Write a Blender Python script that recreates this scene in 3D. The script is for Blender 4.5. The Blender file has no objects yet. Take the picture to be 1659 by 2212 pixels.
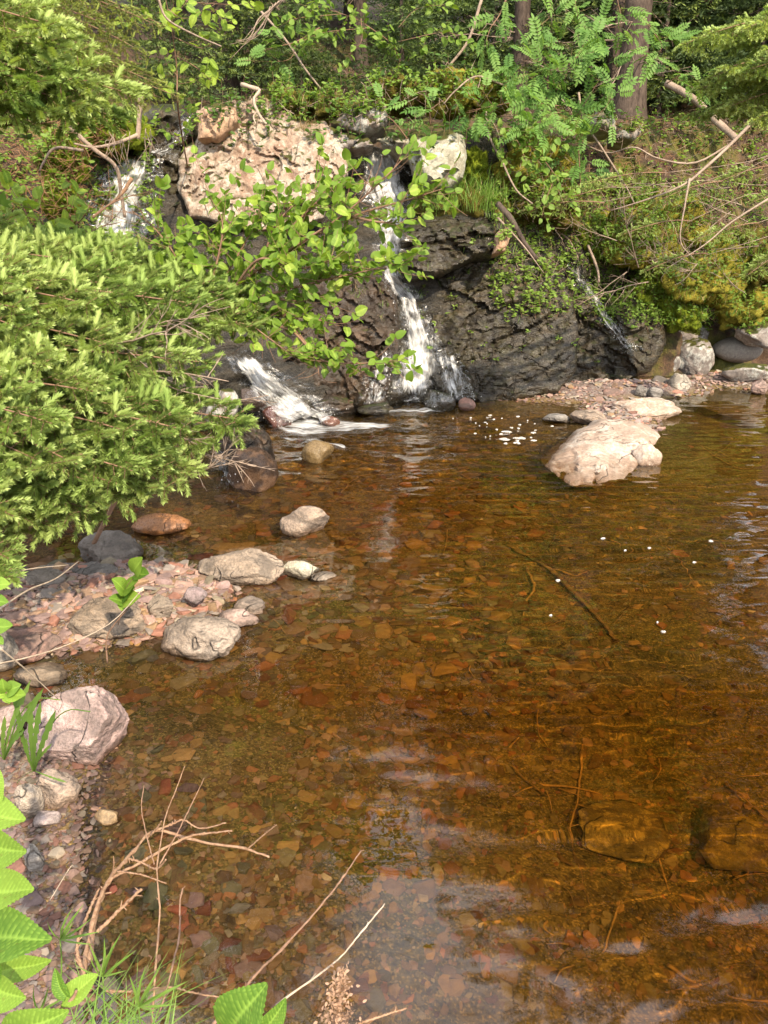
import bpy, bmesh, math, random
import numpy as np
from mathutils import Vector, Matrix, geometry
from mathutils.bvhtree import BVHTree

scene = bpy.context.scene
col = scene.collection
rad = math.radians

# ------------------------------------------------------------------ camera
CAM_H, PITCH, FPX = 2.0, rad(22.0), 1671.0      # metres above the water, tilt down, focal length for a 1659 x 2212 picture
cam_data = bpy.data.cameras.new('camera')
cam_data.sensor_fit = 'VERTICAL'
cam_data.sensor_height = 24.0
cam_data.lens = 24.0 * FPX / 2212.0
cam_data.clip_start = 0.02
cam_data.clip_end = 500.0
cam = bpy.data.objects.new('camera', cam_data)
cam.location = (0, 0, CAM_H)
cam.rotation_euler = (math.pi / 2 - PITCH, 0, 0)
col.objects.link(cam)
scene.camera = cam

# ------------------------------------------------------------------ sky and sun
SUN_AZ, SUN_EL = rad(28.0), rad(40.0)           # behind the camera, to its right
world = bpy.data.worlds.new('World')
scene.world = world
world.use_nodes = True
wn = world.node_tree
bg = wn.nodes['Background']
sky = wn.nodes.new('ShaderNodeTexSky')
sky.sky_type = 'NISHITA'
sky.sun_disc = False
sky.sun_elevation = SUN_EL
sun_vec = Vector((math.sin(SUN_AZ) * math.cos(SUN_EL), -math.cos(SUN_AZ) * math.cos(SUN_EL), math.sin(SUN_EL)))
sky.sun_rotation = math.atan2(sun_vec.x, sun_vec.y)
sky.air_density, sky.dust_density, sky.ozone_density = 1.0, 1.6, 1.0
# thin bright summer clouds all over the sky
wtc = wn.nodes.new('ShaderNodeTexCoord')
wno = wn.nodes.new('ShaderNodeTexNoise')
wno.inputs['Scale'].default_value = 2.6; wno.inputs['Detail'].default_value = 7.0; wno.inputs['Roughness'].default_value = 0.58
wra = wn.nodes.new('ShaderNodeValToRGB')
wra.color_ramp.elements[0].position = 0.33; wra.color_ramp.elements[1].position = 0.55
wmx = wn.nodes.new('ShaderNodeMix'); wmx.data_type = 'RGBA'
wn.links.new(wtc.outputs['Generated'], wno.inputs['Vector'])
wn.links.new(wno.outputs[0], wra.inputs['Fac'])
wn.links.new(wra.outputs[0], wmx.inputs[0])
wn.links.new(sky.outputs['Color'], wmx.inputs[6])
wmx.inputs[7].default_value = (11.0, 11.3, 12.0, 1.0)
wn.links.new(wmx.outputs[2], bg.inputs['Color'])
bg.inputs['Strength'].default_value = 0.15
sun_data = bpy.data.lights.new('sun', 'SUN')
sun_data.energy = 5.0
sun_data.angle = rad(0.6)
sun_data.color = (1.0, 0.85, 0.64)
sun = bpy.data.objects.new('sun', sun_data)
sun.rotation_euler = (-sun_vec).to_track_quat('-Z', 'Y').to_euler()
col.objects.link(sun)
try:
    sun_data.cycles.is_caustics_light = True
except Exception:
    pass
scene.view_settings.view_transform = 'Standard'
scene.view_settings.look = 'None'
scene.view_settings.exposure = 0.65
scene.view_settings.gamma = 1.0
scene.cycles.max_bounces = 8
scene.cycles.transparent_max_bounces = 16
scene.cycles.caustics_reflective = False
scene.cycles.caustics_refractive = True
scene.cycles.sample_clamp_indirect = 4.0

# ------------------------------------------------------------------ helpers: rays, noise, meshes
FWD = np.array((0, math.cos(PITCH), -math.sin(PITCH)))
UPV = np.array((0, math.sin(PITCH), math.cos(PITCH)))
EYE = np.array((0.0, 0.0, CAM_H))

def ray(u, v):
    return FWD + (u - 829.5) / FPX * np.array((1.0, 0, 0)) - (v - 1106.0) / FPX * UPV

def onz(u, v, z=0.0):                # where the sight line meets a level z
    d = ray(u, v)
    return EYE + d * ((z - CAM_H) / d[2])

def ony(u, v, y):                    # where the sight line meets the upright plane at distance y
    d = ray(u, v)
    return EYE + d * (y / d[1])

def rays(uv):
    uv = np.asarray(uv, float)
    return FWD[None] + ((uv[:, 0] - 829.5) / FPX)[:, None] * np.array((1.0, 0, 0)) - ((uv[:, 1] - 1106) / FPX)[:, None] * UPV

def _hash(ix, iy, iz, seed):
    h = (ix.astype(np.int64) * 374761393 + iy.astype(np.int64) * 668265263 + iz.astype(np.int64) * 2147483647 + seed * 974711) & 0x7fffffff
    h = ((h ^ (h >> 13)) * 1274126177) & 0x7fffffff
    h = ((h ^ (h >> 16)) * 1103515245) & 0x7fffffff
    return ((h ^ (h >> 15)) & 0xffff) / 32767.5 - 1.0

def vnoise(p, seed=0):
    p = np.asarray(p, float)
    i = np.floor(p).astype(np.int64)
    f = p - i
    f = f * f * f * (f * (f * 6 - 15) + 10)
    r = 0
    for dx in (0, 1):
        wx = f[:, 0] if dx else 1 - f[:, 0]
        for dy in (0, 1):
            wy = f[:, 1] if dy else 1 - f[:, 1]
            for dz in (0, 1):
                wz = f[:, 2] if dz else 1 - f[:, 2]
                r = r + wx * wy * wz * _hash(i[:, 0] + dx, i[:, 1] + dy, i[:, 2] + dz, seed)
    return r

def fbm(p, octv=4, seed=0, gain=0.5, lac=2.03):
    p = np.asarray(p, float)
    a, s, r = 1.0, 1.0, 0
    for o in range(octv):
        r = r + a * vnoise(p * s + o * 17.3, seed + o)
        a *= gain
        s *= lac
    return r

def ss(a, b, x):
    t = np.clip((np.asarray(x, float) - a) / (b - a), 0, 1)
    return t * t * (3 - 2 * t)

def mesh_np(name, V, F, smooth=True, mats=(), mi=None, attrs=None):
    """V (n,3); F an int array (m,3) or (m,4) or a list of such arrays."""
    me = bpy.data.meshes.new(name)
    V = np.asarray(V, np.float32)
    Fs = [f for f in (F if isinstance(F, list) else [F]) if len(f)]
    me.vertices.add(len(V))
    me.vertices.foreach_set('co', V.ravel())
    nl = sum(f.size for f in Fs)
    npoly = sum(len(f) for f in Fs)
    me.loops.add(nl)
    me.polygons.add(npoly)
    me.loops.foreach_set('vertex_index', np.concatenate([f.ravel() for f in Fs]).astype(np.int32))
    tot = np.concatenate([np.full(len(f), f.shape[1], np.int32) for f in Fs])
    me.polygons.foreach_set('loop_start', np.concatenate([[0], np.cumsum(tot)[:-1]]).astype(np.int32))
    me.polygons.foreach_set('loop_total', tot)
    if mi is not None:
        me.polygons.foreach_set('material_index', np.asarray(mi, np.int32))
    me.polygons.foreach_set('use_smooth', np.full(npoly, smooth))
    for m in mats:
        me.materials.append(m)
    for k, a in (attrs or {}).items():
        a = np.asarray(a, np.float32)
        if a.ndim == 1:
            t = me.attributes.new(k, 'FLOAT', 'POINT')
            t.data.foreach_set('value', a)
        elif a.shape[1] == 3:
            t = me.attributes.new(k, 'FLOAT_VECTOR', 'POINT')
            t.data.foreach_set('vector', a.ravel())
    me.update()
    me.validate()
    return me

def link(name, me, parent=None, loc=None, kind=None):
    o = bpy.data.objects.new(name, me)
    col.objects.link(o)
    if parent is not None:
        o.parent = parent
    if loc is not None:
        o.location = loc
    if kind:
        o['kind'] = kind
    return o

def tag(o, label, cat, group=None, kind=None):
    o['label'] = label
    o['category'] = cat
    if group:
        o['group'] = group
    if kind:
        o['kind'] = kind
    return o

def empty(name, loc=(0, 0, 0)):
    o = bpy.data.objects.new(name, None)
    o.empty_display_size = 0.1
    o.location = loc
    col.objects.link(o)
    return o

class Acc:
    """collects vertices and faces of many pieces into one mesh"""
    def __init__(s):
        s.V, s.T, s.Q, s.tm, s.qm, s.n = [], [], [], [], [], 0
        s.C = []
    def add(s, V, T=None, Q=None, m=0, c=None):
        V = np.asarray(V, float)
        s.V.append(V)
        if T is not None and len(T):
            s.T.append(np.asarray(T) + s.n); s.tm.append(np.full(len(T), m))
        if Q is not None and len(Q):
            s.Q.append(np.asarray(Q) + s.n); s.qm.append(np.full(len(Q), m))
        s.C.append(np.tile(np.asarray(c if c is not None else (0.5, 0.5, 0.5), float), (len(V), 1)))
        s.n += len(V)
    def mesh(s, name, mats, smooth=True, color=False):
        V = np.concatenate(s.V)
        F, mi = [], []
        if s.T: F.append(np.concatenate(s.T)); mi.append(np.concatenate(s.tm))
        if s.Q: F.append(np.concatenate(s.Q)); mi.append(np.concatenate(s.qm))
        return mesh_np(name, V, F, smooth, mats, np.concatenate(mi), {'tint': np.concatenate(s.C)} if color else None)

def tube_np(pts, r0, r1=None, n=6, jag=0.0, seed=0, cap=True):
    """a tapered bent tube; returns V, Q (quads) and T (end caps)"""
    P = np.asarray(pts, float)
    k = len(P)
    r1 = r0 if r1 is None else r1
    R = np.linspace(r0, r1, k) if np.isscalar(r0) else np.asarray(r0, float)
    tan = np.gradient(P, axis=0)
    tan /= np.linalg.norm(tan, axis=1)[:, None] + 1e-9
    ref = np.array((0.31, 0.17, 0.93))
    if abs(tan[0] @ ref) > 0.9:
        ref = np.array((0.93, 0.31, 0.17))
    a = np.cross(tan, ref); a /= np.linalg.norm(a, axis=1)[:, None] + 1e-9
    b = np.cross(tan, a)
    th = np.arange(n) * 2 * math.pi / n
    rr = R[:, None] * (1 + (jag * vnoise(np.stack([np.repeat(np.arange(k) * 0.7, n), np.tile(np.arange(n) * 1.3, k), np.full(k * n, seed * 3.1)], 1), seed).reshape(k, n) if jag else 0))
    V = P[:, None] + rr[..., None] * (np.cos(th)[None, :, None] * a[:, None] + np.sin(th)[None, :, None] * b[:, None])
    V = V.reshape(-1, 3)
    i = np.arange(k - 1)[:, None] * n
    j = np.arange(n)[None]
    j2 = (j + 1) % n
    Q = np.stack([i + j, i + j2, i + n + j2, i + n + j], -1).reshape(-1, 4)
    T = np.zeros((0, 3), int)
    if cap:
        V = np.concatenate([V, P[-1:], P[:1]])
        m = len(V) - 2
        jj = np.arange(n)
        T = np.concatenate([np.stack([(k - 1) * n + jj, (k - 1) * n + (jj + 1) % n, np.full(n, m)], 1),
                            np.stack([(jj + 1) % n, jj, np.full(n, m + 1)], 1)])
    return V, Q, T

def smooth_path(pts, n=16):
    """a Catmull-Rom curve through the points"""
    P = [np.asarray(p, float) for p in pts]
    P = [2 * P[0] - P[1]] + P + [2 * P[-1] - P[-2]]
    out = []
    m = len(P) - 3
    for t in np.linspace(0, m - 1e-6, n):
        i = int(t); f = t - i
        a, b, c, d = P[i:i + 4]
        out.append(0.5 * (2 * b + (c - a) * f + (2 * a - 5 * b + 4 * c - d) * f * f + (3 * b - a - 3 * c + d) * f ** 3))
    return np.array(out)

_ico = {}
def ico(s):
    if s not in _ico:
        bm = bmesh.new()
        bmesh.ops.create_icosphere(bm, subdivisions=s, radius=1)
        _ico[s] = (np.array([v.co[:] for v in bm.verts]), np.array([[v.index for v in f.verts] for f in bm.faces]))
        bm.free()
    return _ico[s]

def rock_np(seed, size, sub=4, cuts=7, rough=0.10, fine=0.03, cutd=(0.55, 0.9)):
    """an angular lump: a sphere cut by random planes and roughened"""
    rng = np.random.RandomState(seed)
    V, T = ico(sub)
    V = V * 1.0
    for _ in range(cuts):
        n = rng.normal(size=3); n /= np.linalg.norm(n)
        d = rng.uniform(*cutd)
        V = V - np.maximum(0, V @ n - d)[:, None] * n[None]
    V = V / np.abs(V).max(0)[None]
    N = V / (np.linalg.norm(V, axis=1)[:, None] + 1e-9)
    V = V + N * (rough * fbm(V * 1.4 + seed, 3, seed) + fine * (1 - np.abs(fbm(V * 5.1 + seed, 4, seed + 5)) * 1.5))[:, None]
    return V * np.asarray(size)[None] , T
# ------------------------------------------------------------------ materials
class NT:
    def __init__(s, name):
        s.m = bpy.data.materials.new(name)
        s.m.use_nodes = True
        s.t = s.m.node_tree
        s.t.nodes.clear()
        s.out = s.t.nodes.new('ShaderNodeOutputMaterial')
    def n(s, typ, inp=None, **kw):
        nd = s.t.nodes.new('ShaderNode' + typ)
        for k, v in kw.items():
            setattr(nd, k, v)
        for k, v in (inp or {}).items():
            s.set(nd, k, v)
        return nd
    def set(s, nd, k, v):
        if isinstance(v, bpy.types.NodeSocket):
            s.t.links.new(v, nd.inputs[k])
        elif isinstance(v, bpy.types.Node):
            s.t.links.new(v.outputs[0], nd.inputs[k])
        else:
            if isinstance(v, tuple) and len(v) == 3 and nd.inputs[k].type == 'RGBA':
                v = v + (1.0,)
            nd.inputs[k].default_value = v
    def coord(s, which='Object'):
        return s.n('TexCoord').outputs[which]
    def pos(s):
        return s.n('NewGeometry').outputs['Position']
    def mapping(s, vec, scale=(1, 1, 1), rot=(0, 0, 0), loc=(0, 0, 0)):
        return s.n('Mapping', {'Vector': vec, 'Scale': scale, 'Rotation': rot, 'Location': loc}).outputs[0]
    def noise(s, vec, scale, detail=4, rough=0.55, dist=0.0):
        return s.n('TexNoise', {'Vector': vec, 'Scale': scale, 'Detail': detail, 'Roughness': rough, 'Distortion': dist}).outputs[0]
    def voronoi(s, vec, scale, feature='F1', out='Distance', rnd=1.0):
        return s.n('TexVoronoi', {'Vector': vec, 'Scale': scale, 'Randomness': rnd}, feature=feature).outputs[out]
    def ramp(s, fac, stops, interp='LINEAR'):
        nd = s.n('ValToRGB', {'Fac': fac})
        r = nd.color_ramp
        r.interpolation = interp
        while len(r.elements) < len(stops):
            r.elements.new(0.5)
        for e, (p, c) in zip(r.elements, stops):
            e.position = p
            e.color = (c, c, c, 1) if not isinstance(c, tuple) else c + (1,)
        return nd.outputs[0]
    def mix(s, fac, a, b, mode='MIX'):
        nd = s.n('Mix', data_type='RGBA', blend_type=mode)
        for i, v in ((0, fac), (6, a), (7, b)):
            if isinstance(v, bpy.types.NodeSocket):
                s.t.links.new(v, nd.inputs[i])
            else:
                nd.inputs[i].default_value = v if not isinstance(v, tuple) else v + (1,)
        return nd.outputs[2]
    def math(s, op, a, b=0.0, clamp=False):
        nd = s.n('Math', operation=op, use_clamp=clamp)
        for i, v in ((0, a), (1, b)):
            if isinstance(v, bpy.types.NodeSocket):
                s.t.links.new(v, nd.inputs[i])
            else:
                nd.inputs[i].default_value = v
        return nd.outputs[0]
    def bump(s, h, dist=0.01, strength=1.0, normal=None):
        i = {'Height': h, 'Distance': dist, 'Strength': strength}
        if normal is not None:
            i['Normal'] = normal
        return s.n('Bump', i).outputs[0]
    def attr(s, name, out='Fac'):
        return s.n('Attribute', attribute_name=name).outputs[out]
    def sep(s, vec):
        return s.n('SeparateXYZ', {'Vector': vec}).outputs
    def bsdf(s, **kw):
        return s.n('BsdfPrincipled', {k.replace('_', ' '): v for k, v in kw.items()})
    def surf(s, sh):
        s.t.links.new(sh if isinstance(sh, bpy.types.NodeSocket) else sh.outputs[0], s.out.inputs['Surface'])
        return s.m

MAT = {}
def rock_mat(name, c1, c2, c3, lichen=None, moss=0.0, wetz=None, wet=0.0, scale=1.0, strata=None, mosscol=((0.05, 0.06, 0.012), (0.13, 0.12, 0.02)), bumpd=0.02, use_objcol=False):
    """broken natural stone; moss grows on faces that look up; wet stone is darker and glossy"""
    t = NT(name)
    p = t.pos()
    n1 = t.noise(p, 2.6 * scale, 6, 0.6, 0.4)
    n2 = t.noise(p, 9.0 * scale, 5, 0.65)
    n3 = t.noise(p, 42.0 * scale, 3, 0.7)
    c = t.mix(t.ramp(n1, [(0.36, 0.0), (0.62, 1.0)]), c1, c2)
    c = t.mix(t.ramp(n2, [(0.45, 0.0), (0.68, 0.8)]), c, c3)
    if use_objcol:
        oc = t.n('ObjectInfo').outputs['Color']
        c = t.mix(0.72, c, oc)
    c = t.mix(t.ramp(n3, [(0.30, 0.55), (0.6, 0.0)]), c, tuple(x * 0.35 for x in c1))
    h = t.math('ADD', t.math('MULTIPLY', n2, 0.9), t.math('MULTIPLY', n3, 0.25))
    # a few thin cracks along a stretched, warped noise
    cn = t.noise(t.mapping(p, (1, 1, 0.55), (0.5, 0.4, 0.2)), 1.9 * scale, 3, 0.5, 0.8)
    crk = t.ramp(t.math('ABSOLUTE', t.math('SUBTRACT', cn, 0.5)), [(0.0, 1.0), (0.012, 0.0)])
    crk = t.math('MULTIPLY', crk, t.ramp(n1, [(0.45, 0.0), (0.55, 1.0)]))
    c = t.mix(t.math('MULTIPLY', crk, 0.7), c, tuple(x * 0.25 for x in c1))
    h = t.math('SUBTRACT', h, t.math('MULTIPLY', crk, 0.5))
    if strata:
        w = t.noise(t.mapping(p, strata[0], strata[1]), strata[2], 5, 0.6, 0.5)
        h = t.math('ADD', h, t.math('MULTIPLY', w, 1.3))
        c = t.mix(t.ramp(w, [(0.42, 0.6), (0.56, 0.0)]), c, tuple(x * 0.3 for x in c1))
    if lichen:
        l = t.noise(p, 7.0 * scale, 6, 0.75, 0.3)
        l2 = t.noise(p, 30.0 * scale, 3, 0.7)
        lm = t.math('MULTIPLY', t.ramp(l, [(0.50, 0.0), (0.56, 1.0)]), t.ramp(l2, [(0.35, 0.2), (0.55, 1.0)]))
        c = t.mix(t.math('MULTIPLY', lm, 0.85), c, lichen)
    rough = t.ramp(n2, [(0.3, 0.7), (0.7, 0.95)])
    spec = 0.3
    if wetz is not None:                      # the splash line along the water
        z = t.sep(p)[2]
        zz = t.math('ADD', z, t.math('MULTIPLY', t.math('SUBTRACT', n1, 0.5), 0.10))
        wm = t.ramp(t.n('MapRange', {'Value': zz, 'From Min': wetz[0], 'From Max': wetz[1]}).outputs[0], [(0, 1.0), (1, 0.0)])
        c = t.mix(wm, c, t.mix(1.0, c, (0.42, 0.33, 0.25), 'MULTIPLY'))
        rough = t.mix(wm, rough, (0.22, 0.22, 0.22))
    if wet > 0:
        rough = t.mix(wet, rough, t.ramp(n3, [(0.35, 0.06), (0.6, 0.5)]))
        spec = 0.42
    if moss > 0:
        nz = t.sep(t.n('NewGeometry').outputs['Normal'])[2]
        mm = t.math('ADD', nz, t.math('MULTIPLY', t.math('SUBTRACT', n1, 0.5), 0.9))
        mk = t.ramp(mm, [(0.93 - moss * 0.7, 0.0), (1.05 - moss * 0.7, 1.0)])
        mn = t.noise(p, 160.0, 2, 0.7)
        mc = t.mix(t.ramp(t.noise(p, 11.0, 4, 0.6), [(0.35, 0.0), (0.65, 1.0)]), mosscol[0], mosscol[1])
        mc = t.mix(t.ramp(mn, [(0.3, 0.7), (0.6, 0.0)]), mc, tuple(x * 0.3 for x in mosscol[0]))
        c = t.mix(mk, c, mc)
        rough = t.mix(mk, rough, (0.95, 0.95, 0.95))
        h = t.math('ADD', h, t.math('MULTIPLY', mk, t.math('MULTIPLY', mn, 0.8)))
    b = t.bump(h, bumpd, 0.9)
    MAT[name] = t.surf(t.bsdf(Base_Color=c, Roughness=rough, Normal=b, Specular_IOR_Level=spec))
    return MAT[name]

rock_mat('pink_granite', (0.32, 0.22, 0.155), (0.39, 0.32, 0.245), (0.20, 0.11, 0.07), lichen=(0.46, 0.41, 0.33), moss=0.34, scale=1.0, bumpd=0.035)
rock_mat('peach_stone', (0.42, 0.25, 0.15), (0.47, 0.32, 0.21), (0.36, 0.23, 0.15), moss=0.1, bumpd=0.02)
rock_mat('grey_rock', (0.22, 0.19, 0.17), (0.30, 0.24, 0.20), (0.16, 0.14, 0.13), lichen=(0.42, 0.42, 0.38), moss=0.45, bumpd=0.025)
rock_mat('pale_rock', (0.27, 0.245, 0.175), (0.36, 0.34, 0.26), (0.20, 0.18, 0.13), lichen=(0.42, 0.42, 0.34), moss=0.22, bumpd=0.03)
rock_mat('wet_cliff', (0.026, 0.020, 0.013), (0.085, 0.064, 0.038), (0.055, 0.050, 0.019), moss=0.16, wet=0.9, strata=((1.0, 0.5, 3.4), (0.2, 0.75, 0.1), 6.0), bumpd=0.03, mosscol=((0.02, 0.026, 0.006), (0.06, 0.07, 0.012)))
rock_mat('wet_brown', (0.045, 0.03, 0.019), (0.10, 0.062, 0.036), (0.035, 0.03, 0.017), moss=0.12, wet=0.75, strata=((1.2, 0.8, 2.0), (0.4, 0.5, 0.3), 4.0), bumpd=0.04, mosscol=((0.03, 0.035, 0.008), (0.09, 0.10, 0.014)))
rock_mat('shore_boulder', (0.38, 0.275, 0.205), (0.46, 0.36, 0.285), (0.29, 0.20, 0.15), lichen=(0.50, 0.43, 0.36), wetz=(0.0, 0.07), bumpd=0.02)
rock_mat('shore_stone', (0.24, 0.21, 0.18), (0.46, 0.42, 0.38), (0.15, 0.13, 0.11), wetz=(-0.01, 0.05), scale=1.7, bumpd=0.03, strata=((1.0, 0.7, 2.2), (0.6, 0.4, 0.2), 6.0), use_objcol=True)
rock_mat('soaked_stone', (0.10, 0.06, 0.04), (0.16, 0.10, 0.06), (0.06, 0.045, 0.03), wet=0.9, scale=2.0, bumpd=0.012, use_objcol=True)
rock_mat('algae_rock', (0.13, 0.08, 0.03), (0.22, 0.15, 0.05), (0.08, 0.05, 0.02), lichen=(0.36, 0.24, 0.07), scale=1.6, bumpd=0.02)
rock_mat('round_grey', (0.24, 0.215, 0.18), (0.29, 0.26, 0.225), (0.18, 0.16, 0.14), scale=3.0, wetz=(-0.02, 0.03), bumpd=0.006)

def stone_mat(name, use_attr, gloss=0.5):
    t = NT(name)
    p = t.pos()
    base = t.attr('tint', 'Color') if use_attr else t.n('ObjectInfo').outputs['Color']
    n = t.noise(p, 60.0, 4, 0.65)
    n2 = t.noise(p, 17.0, 3, 0.6)
    c = t.mix(t.ramp(n, [(0.3, 0.5), (0.65, 0.0)]), base, t.mix(1.0, base, (0.45, 0.42, 0.4), 'MULTIPLY'))
    c = t.mix(t.ramp(n2, [(0.5, 0.0), (0.72, 0.45)]), c, t.mix(1.0, base, (1.5, 1.4, 1.25), 'MULTIPLY'))
    z = t.sep(p)[2]
    wm = t.ramp(t.n('MapRange', {'Value': z, 'From Min': 0.0, 'From Max': 0.035}).outputs[0], [(0, 1.0), (1, 0.0)])
    c = t.mix(t.math('MULTIPLY', wm, 0.55), c, t.mix(1.0, c, (0.5, 0.4, 0.3), 'MULTIPLY'))
    MAT[name] = t.surf(t.bsdf(Base_Color=c, Roughness=gloss, Normal=t.bump(n, 0.004, 0.8), Specular_IOR_Level=0.3))
stone_mat('stone_each', False, 0.75)
stone_mat('stone_mass', True, 0.75)

def bed_mat():
    t = NT('bed_silt')
    p = t.pos()
    n = t.noise(p, 3.0, 5, 0.6)
    n2 = t.noise(p, 45.0, 4, 0.7)
    n3 = t.noise(p, 0.9, 3, 0.5)
    c = t.mix(t.ramp(n, [(0.35, 0.0), (0.65, 1.0)]), (0.12, 0.074, 0.026), (0.22, 0.145, 0.052))
    c = t.mix(t.ramp(n3, [(0.45, 0.0), (0.62, 0.6)]), c, (0.10, 0.095, 0.026))
    c = t.mix(t.ramp(n2, [(0.35, 0.75), (0.6, 0.0)]), c, (0.026, 0.016, 0.007))
    v = t.voronoi(p, 150.0, 'F1', 'Color')
    g = t.noise(p, 26.0, 4, 0.7)
    c = t.mix(t.ramp(g, [(0.52, 0.0), (0.70, 0.5)]), c, (0.24, 0.15, 0.055))
    c = t.mix(t.ramp(t.sep(v)[0], [(0.78, 0.0), (0.84, 0.35)]), c, (0.46, 0.29, 0.10))
    # dry pebbly sand above the water
    z = t.sep(p)[2]
    dry = t.ramp(t.n('MapRange', {'Value': z, 'From Min': 0.0, 'From Max': 0.05}).outputs[0], [(0, 0.0), (1, 1.0)])
    pv = t.n('TexVoronoi', {'Vector': p, 'Scale': 75.0})
    pc = t.ramp(t.sep(pv.outputs['Color'])[0], [(0.0, (0.13, 0.085, 0.07)), (0.4, (0.20, 0.14, 0.12)), (0.7, (0.16, 0.125, 0.11)), (1.0, (0.30, 0.25, 0.21))])
    c = t.mix(dry, c, pc)
    hh = t.math('ADD', t.math('MULTIPLY', n2, 0.6), t.math('MULTIPLY', t.math('SUBTRACT', 1.0, pv.outputs['Distance']), 0.5))
    MAT['bed'] = t.surf(t.bsdf(Base_Color=c, Roughness=0.85, Normal=t.bump(hh, 0.012, 0.9), Specular_IOR_Level=0.2))
bed_mat()

def water_mat():
    """clear water stained by peat: the deeper the pool, the more amber the light that passes"""
    t = NT('pool_water')
    dp = t.attr('depth')
    ch = [t.math('POWER', 2.718, t.math('MULTIPLY', dp, -k)) for k in (0.5, 1.65, 5.2)]
    c = t.n('CombineColor', {0: ch[0], 1: ch[1], 2: ch[2]}).outputs[0]
    MAT['water'] = t.surf(t.bsdf(Base_Color=c, Roughness=0.0, IOR=1.55, Transmission_Weight=1.0))
water_mat()

def foam_mat():
    t = NT('foam')
    n = t.noise(t.pos(), 90.0, 3, 0.6)
    w = t.bsdf(Base_Color=(0.74, 0.72, 0.68), Roughness=0.5, Normal=t.bump(n, 0.004, 0.7))
    MAT['foam'] = t.surf(w)
    t2 = NT('foam_thin')
    w2 = t2.bsdf(Base_Color=(0.60, 0.57, 0.51), Roughness=0.5)
    al2 = t2.ramp(t2.noise(t2.pos(), 120.0, 3, 0.7), [(0.36, 0.2), (0.60, 1.0)])
    MAT['foam_thin'] = t2.surf(t2.n('MixShader', {0: al2, 1: t2.n('BsdfTransparent').outputs[0], 2: w2.outputs[0]}))
foam_mat()

def bark_mat(name, c1, c2, sc=30.0, stretch=0.25, bumpd=0.01):
    t = NT(name)
    p = t.mapping(t.pos(), (1, 1, stretch))
    n = t.noise(p, sc, 5, 0.7)
    n2 = t.noise(t.pos(), 4.0, 4, 0.6)
    c = t.mix(t.ramp(n, [(0.35, 0.0), (0.62, 1.0)]), c1, c2)
    c = t.mix(t.ramp(n2, [(0.5, 0.0), (0.68, 0.5)]), c, tuple(x * 1.4 for x in c2))
    MAT[name] = t.surf(t.bsdf(Base_Color=c, Roughness=0.9, Normal=t.bump(n, bumpd, 0.9), Specular_IOR_Level=0.15))
bark_mat('trunk_bark', (0.035, 0.026, 0.021), (0.105, 0.078, 0.062), 26.0, 0.3, 0.02)
bark_mat('pine_bark', (0.20, 0.10, 0.055), (0.40, 0.23, 0.14), 18.0, 0.4, 0.015)
bark_mat('dead_wood', (0.16, 0.115, 0.085), (0.34, 0.26, 0.20), 60.0, 1.0, 0.003)
bark_mat('bleached_wood', (0.24, 0.185, 0.135), (0.40, 0.32, 0.24), 50.0, 0.5, 0.003)
bark_mat('twig_brown', (0.14, 0.08, 0.05), (0.27, 0.165, 0.11), 80.0, 1.0, 0.002)
bark_mat('twig_red', (0.19, 0.105, 0.06), (0.34, 0.215, 0.135), 90.0, 1.0, 0.002)
bark_mat('sunken_wood', (0.10, 0.06, 0.03), (0.24, 0.14, 0.06), 50.0, 1.0, 0.004)
bark_mat('root_amber', (0.26, 0.14, 0.05), (0.42, 0.24, 0.09), 50.0, 1.0, 0.003)

def leaf_mat(name, c1, c2, trans=0.45, rough=0.5, vein=False, spec=0.25, objvar=True):
    t = NT(name)
    r = t.n('ObjectInfo').outputs['Random'] if objvar else t.noise(t.pos(), 6.0, 2, 0.5)
    n = t.noise(t.pos(), 14.0, 3, 0.6)
    f = t.math('ADD', t.math('MULTIPLY', r, 0.7), t.math('MULTIPLY', n, 0.45))
    c = t.mix(t.ramp(f, [(0.2, 0.0), (0.9, 1.0)]), c1, c2)
    kw = {}
    if vein:
        vm = t.attr('vein')
        c = t.mix(t.math('MULTIPLY', vm, 0.42), c, tuple(min(1, x * 1.7 + 0.02) for x in c2))
        kw['Normal'] = t.bump(t.noise(t.pos(), 220.0, 2, 0.6), 0.0012, 0.5)
        sp_ = t.noise(t.coord('Object'), 5.0, 5, 0.75)
        c = t.mix(t.ramp(sp_, [(0.60, 0.0), (0.72, 0.75)]), c, (0.17, 0.13, 0.03))
    d = t.bsdf(Base_Color=c, Roughness=rough, Specular_IOR_Level=spec, **kw)
    tr = t.n('BsdfTranslucent', {'Color': t.mix(1.0, c, (1.15, 1.1, 0.5), 'MULTIPLY')})
    MAT[name] = t.surf(t.n('MixShader', {0: trans, 1: d.outputs[0], 2: tr.outputs[0]}))
leaf_mat('alder_leaf', (0.14, 0.25, 0.03), (0.31, 0.42, 0.06), vein=True)
leaf_mat('near_leaf', (0.08, 0.18, 0.022), (0.25, 0.39, 0.055), 0.38, 0.6, vein=True)
leaf_mat('rowan_leaf', (0.11, 0.23, 0.05), (0.21, 0.36, 0.085))
leaf_mat('shrub_leaf', (0.13, 0.24, 0.035), (0.25, 0.37, 0.07))
leaf_mat('deep_leaf', (0.08, 0.16, 0.03), (0.14, 0.24, 0.05))
leaf_mat('maple_leaf', (0.10, 0.19, 0.035), (0.17, 0.27, 0.055))
leaf_mat('needle_old', (0.10, 0.15, 0.033), (0.20, 0.26, 0.06), 0.15, 0.5, objvar=True)
leaf_mat('needle_new', (0.28, 0.40, 0.10), (0.48, 0.58, 0.21), 0.35, 0.5, objvar=True)
leaf_mat('needle_dark', (0.030, 0.055, 0.018), (0.062, 0.095, 0.028), 0.15, 0.55, objvar=False)
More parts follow.
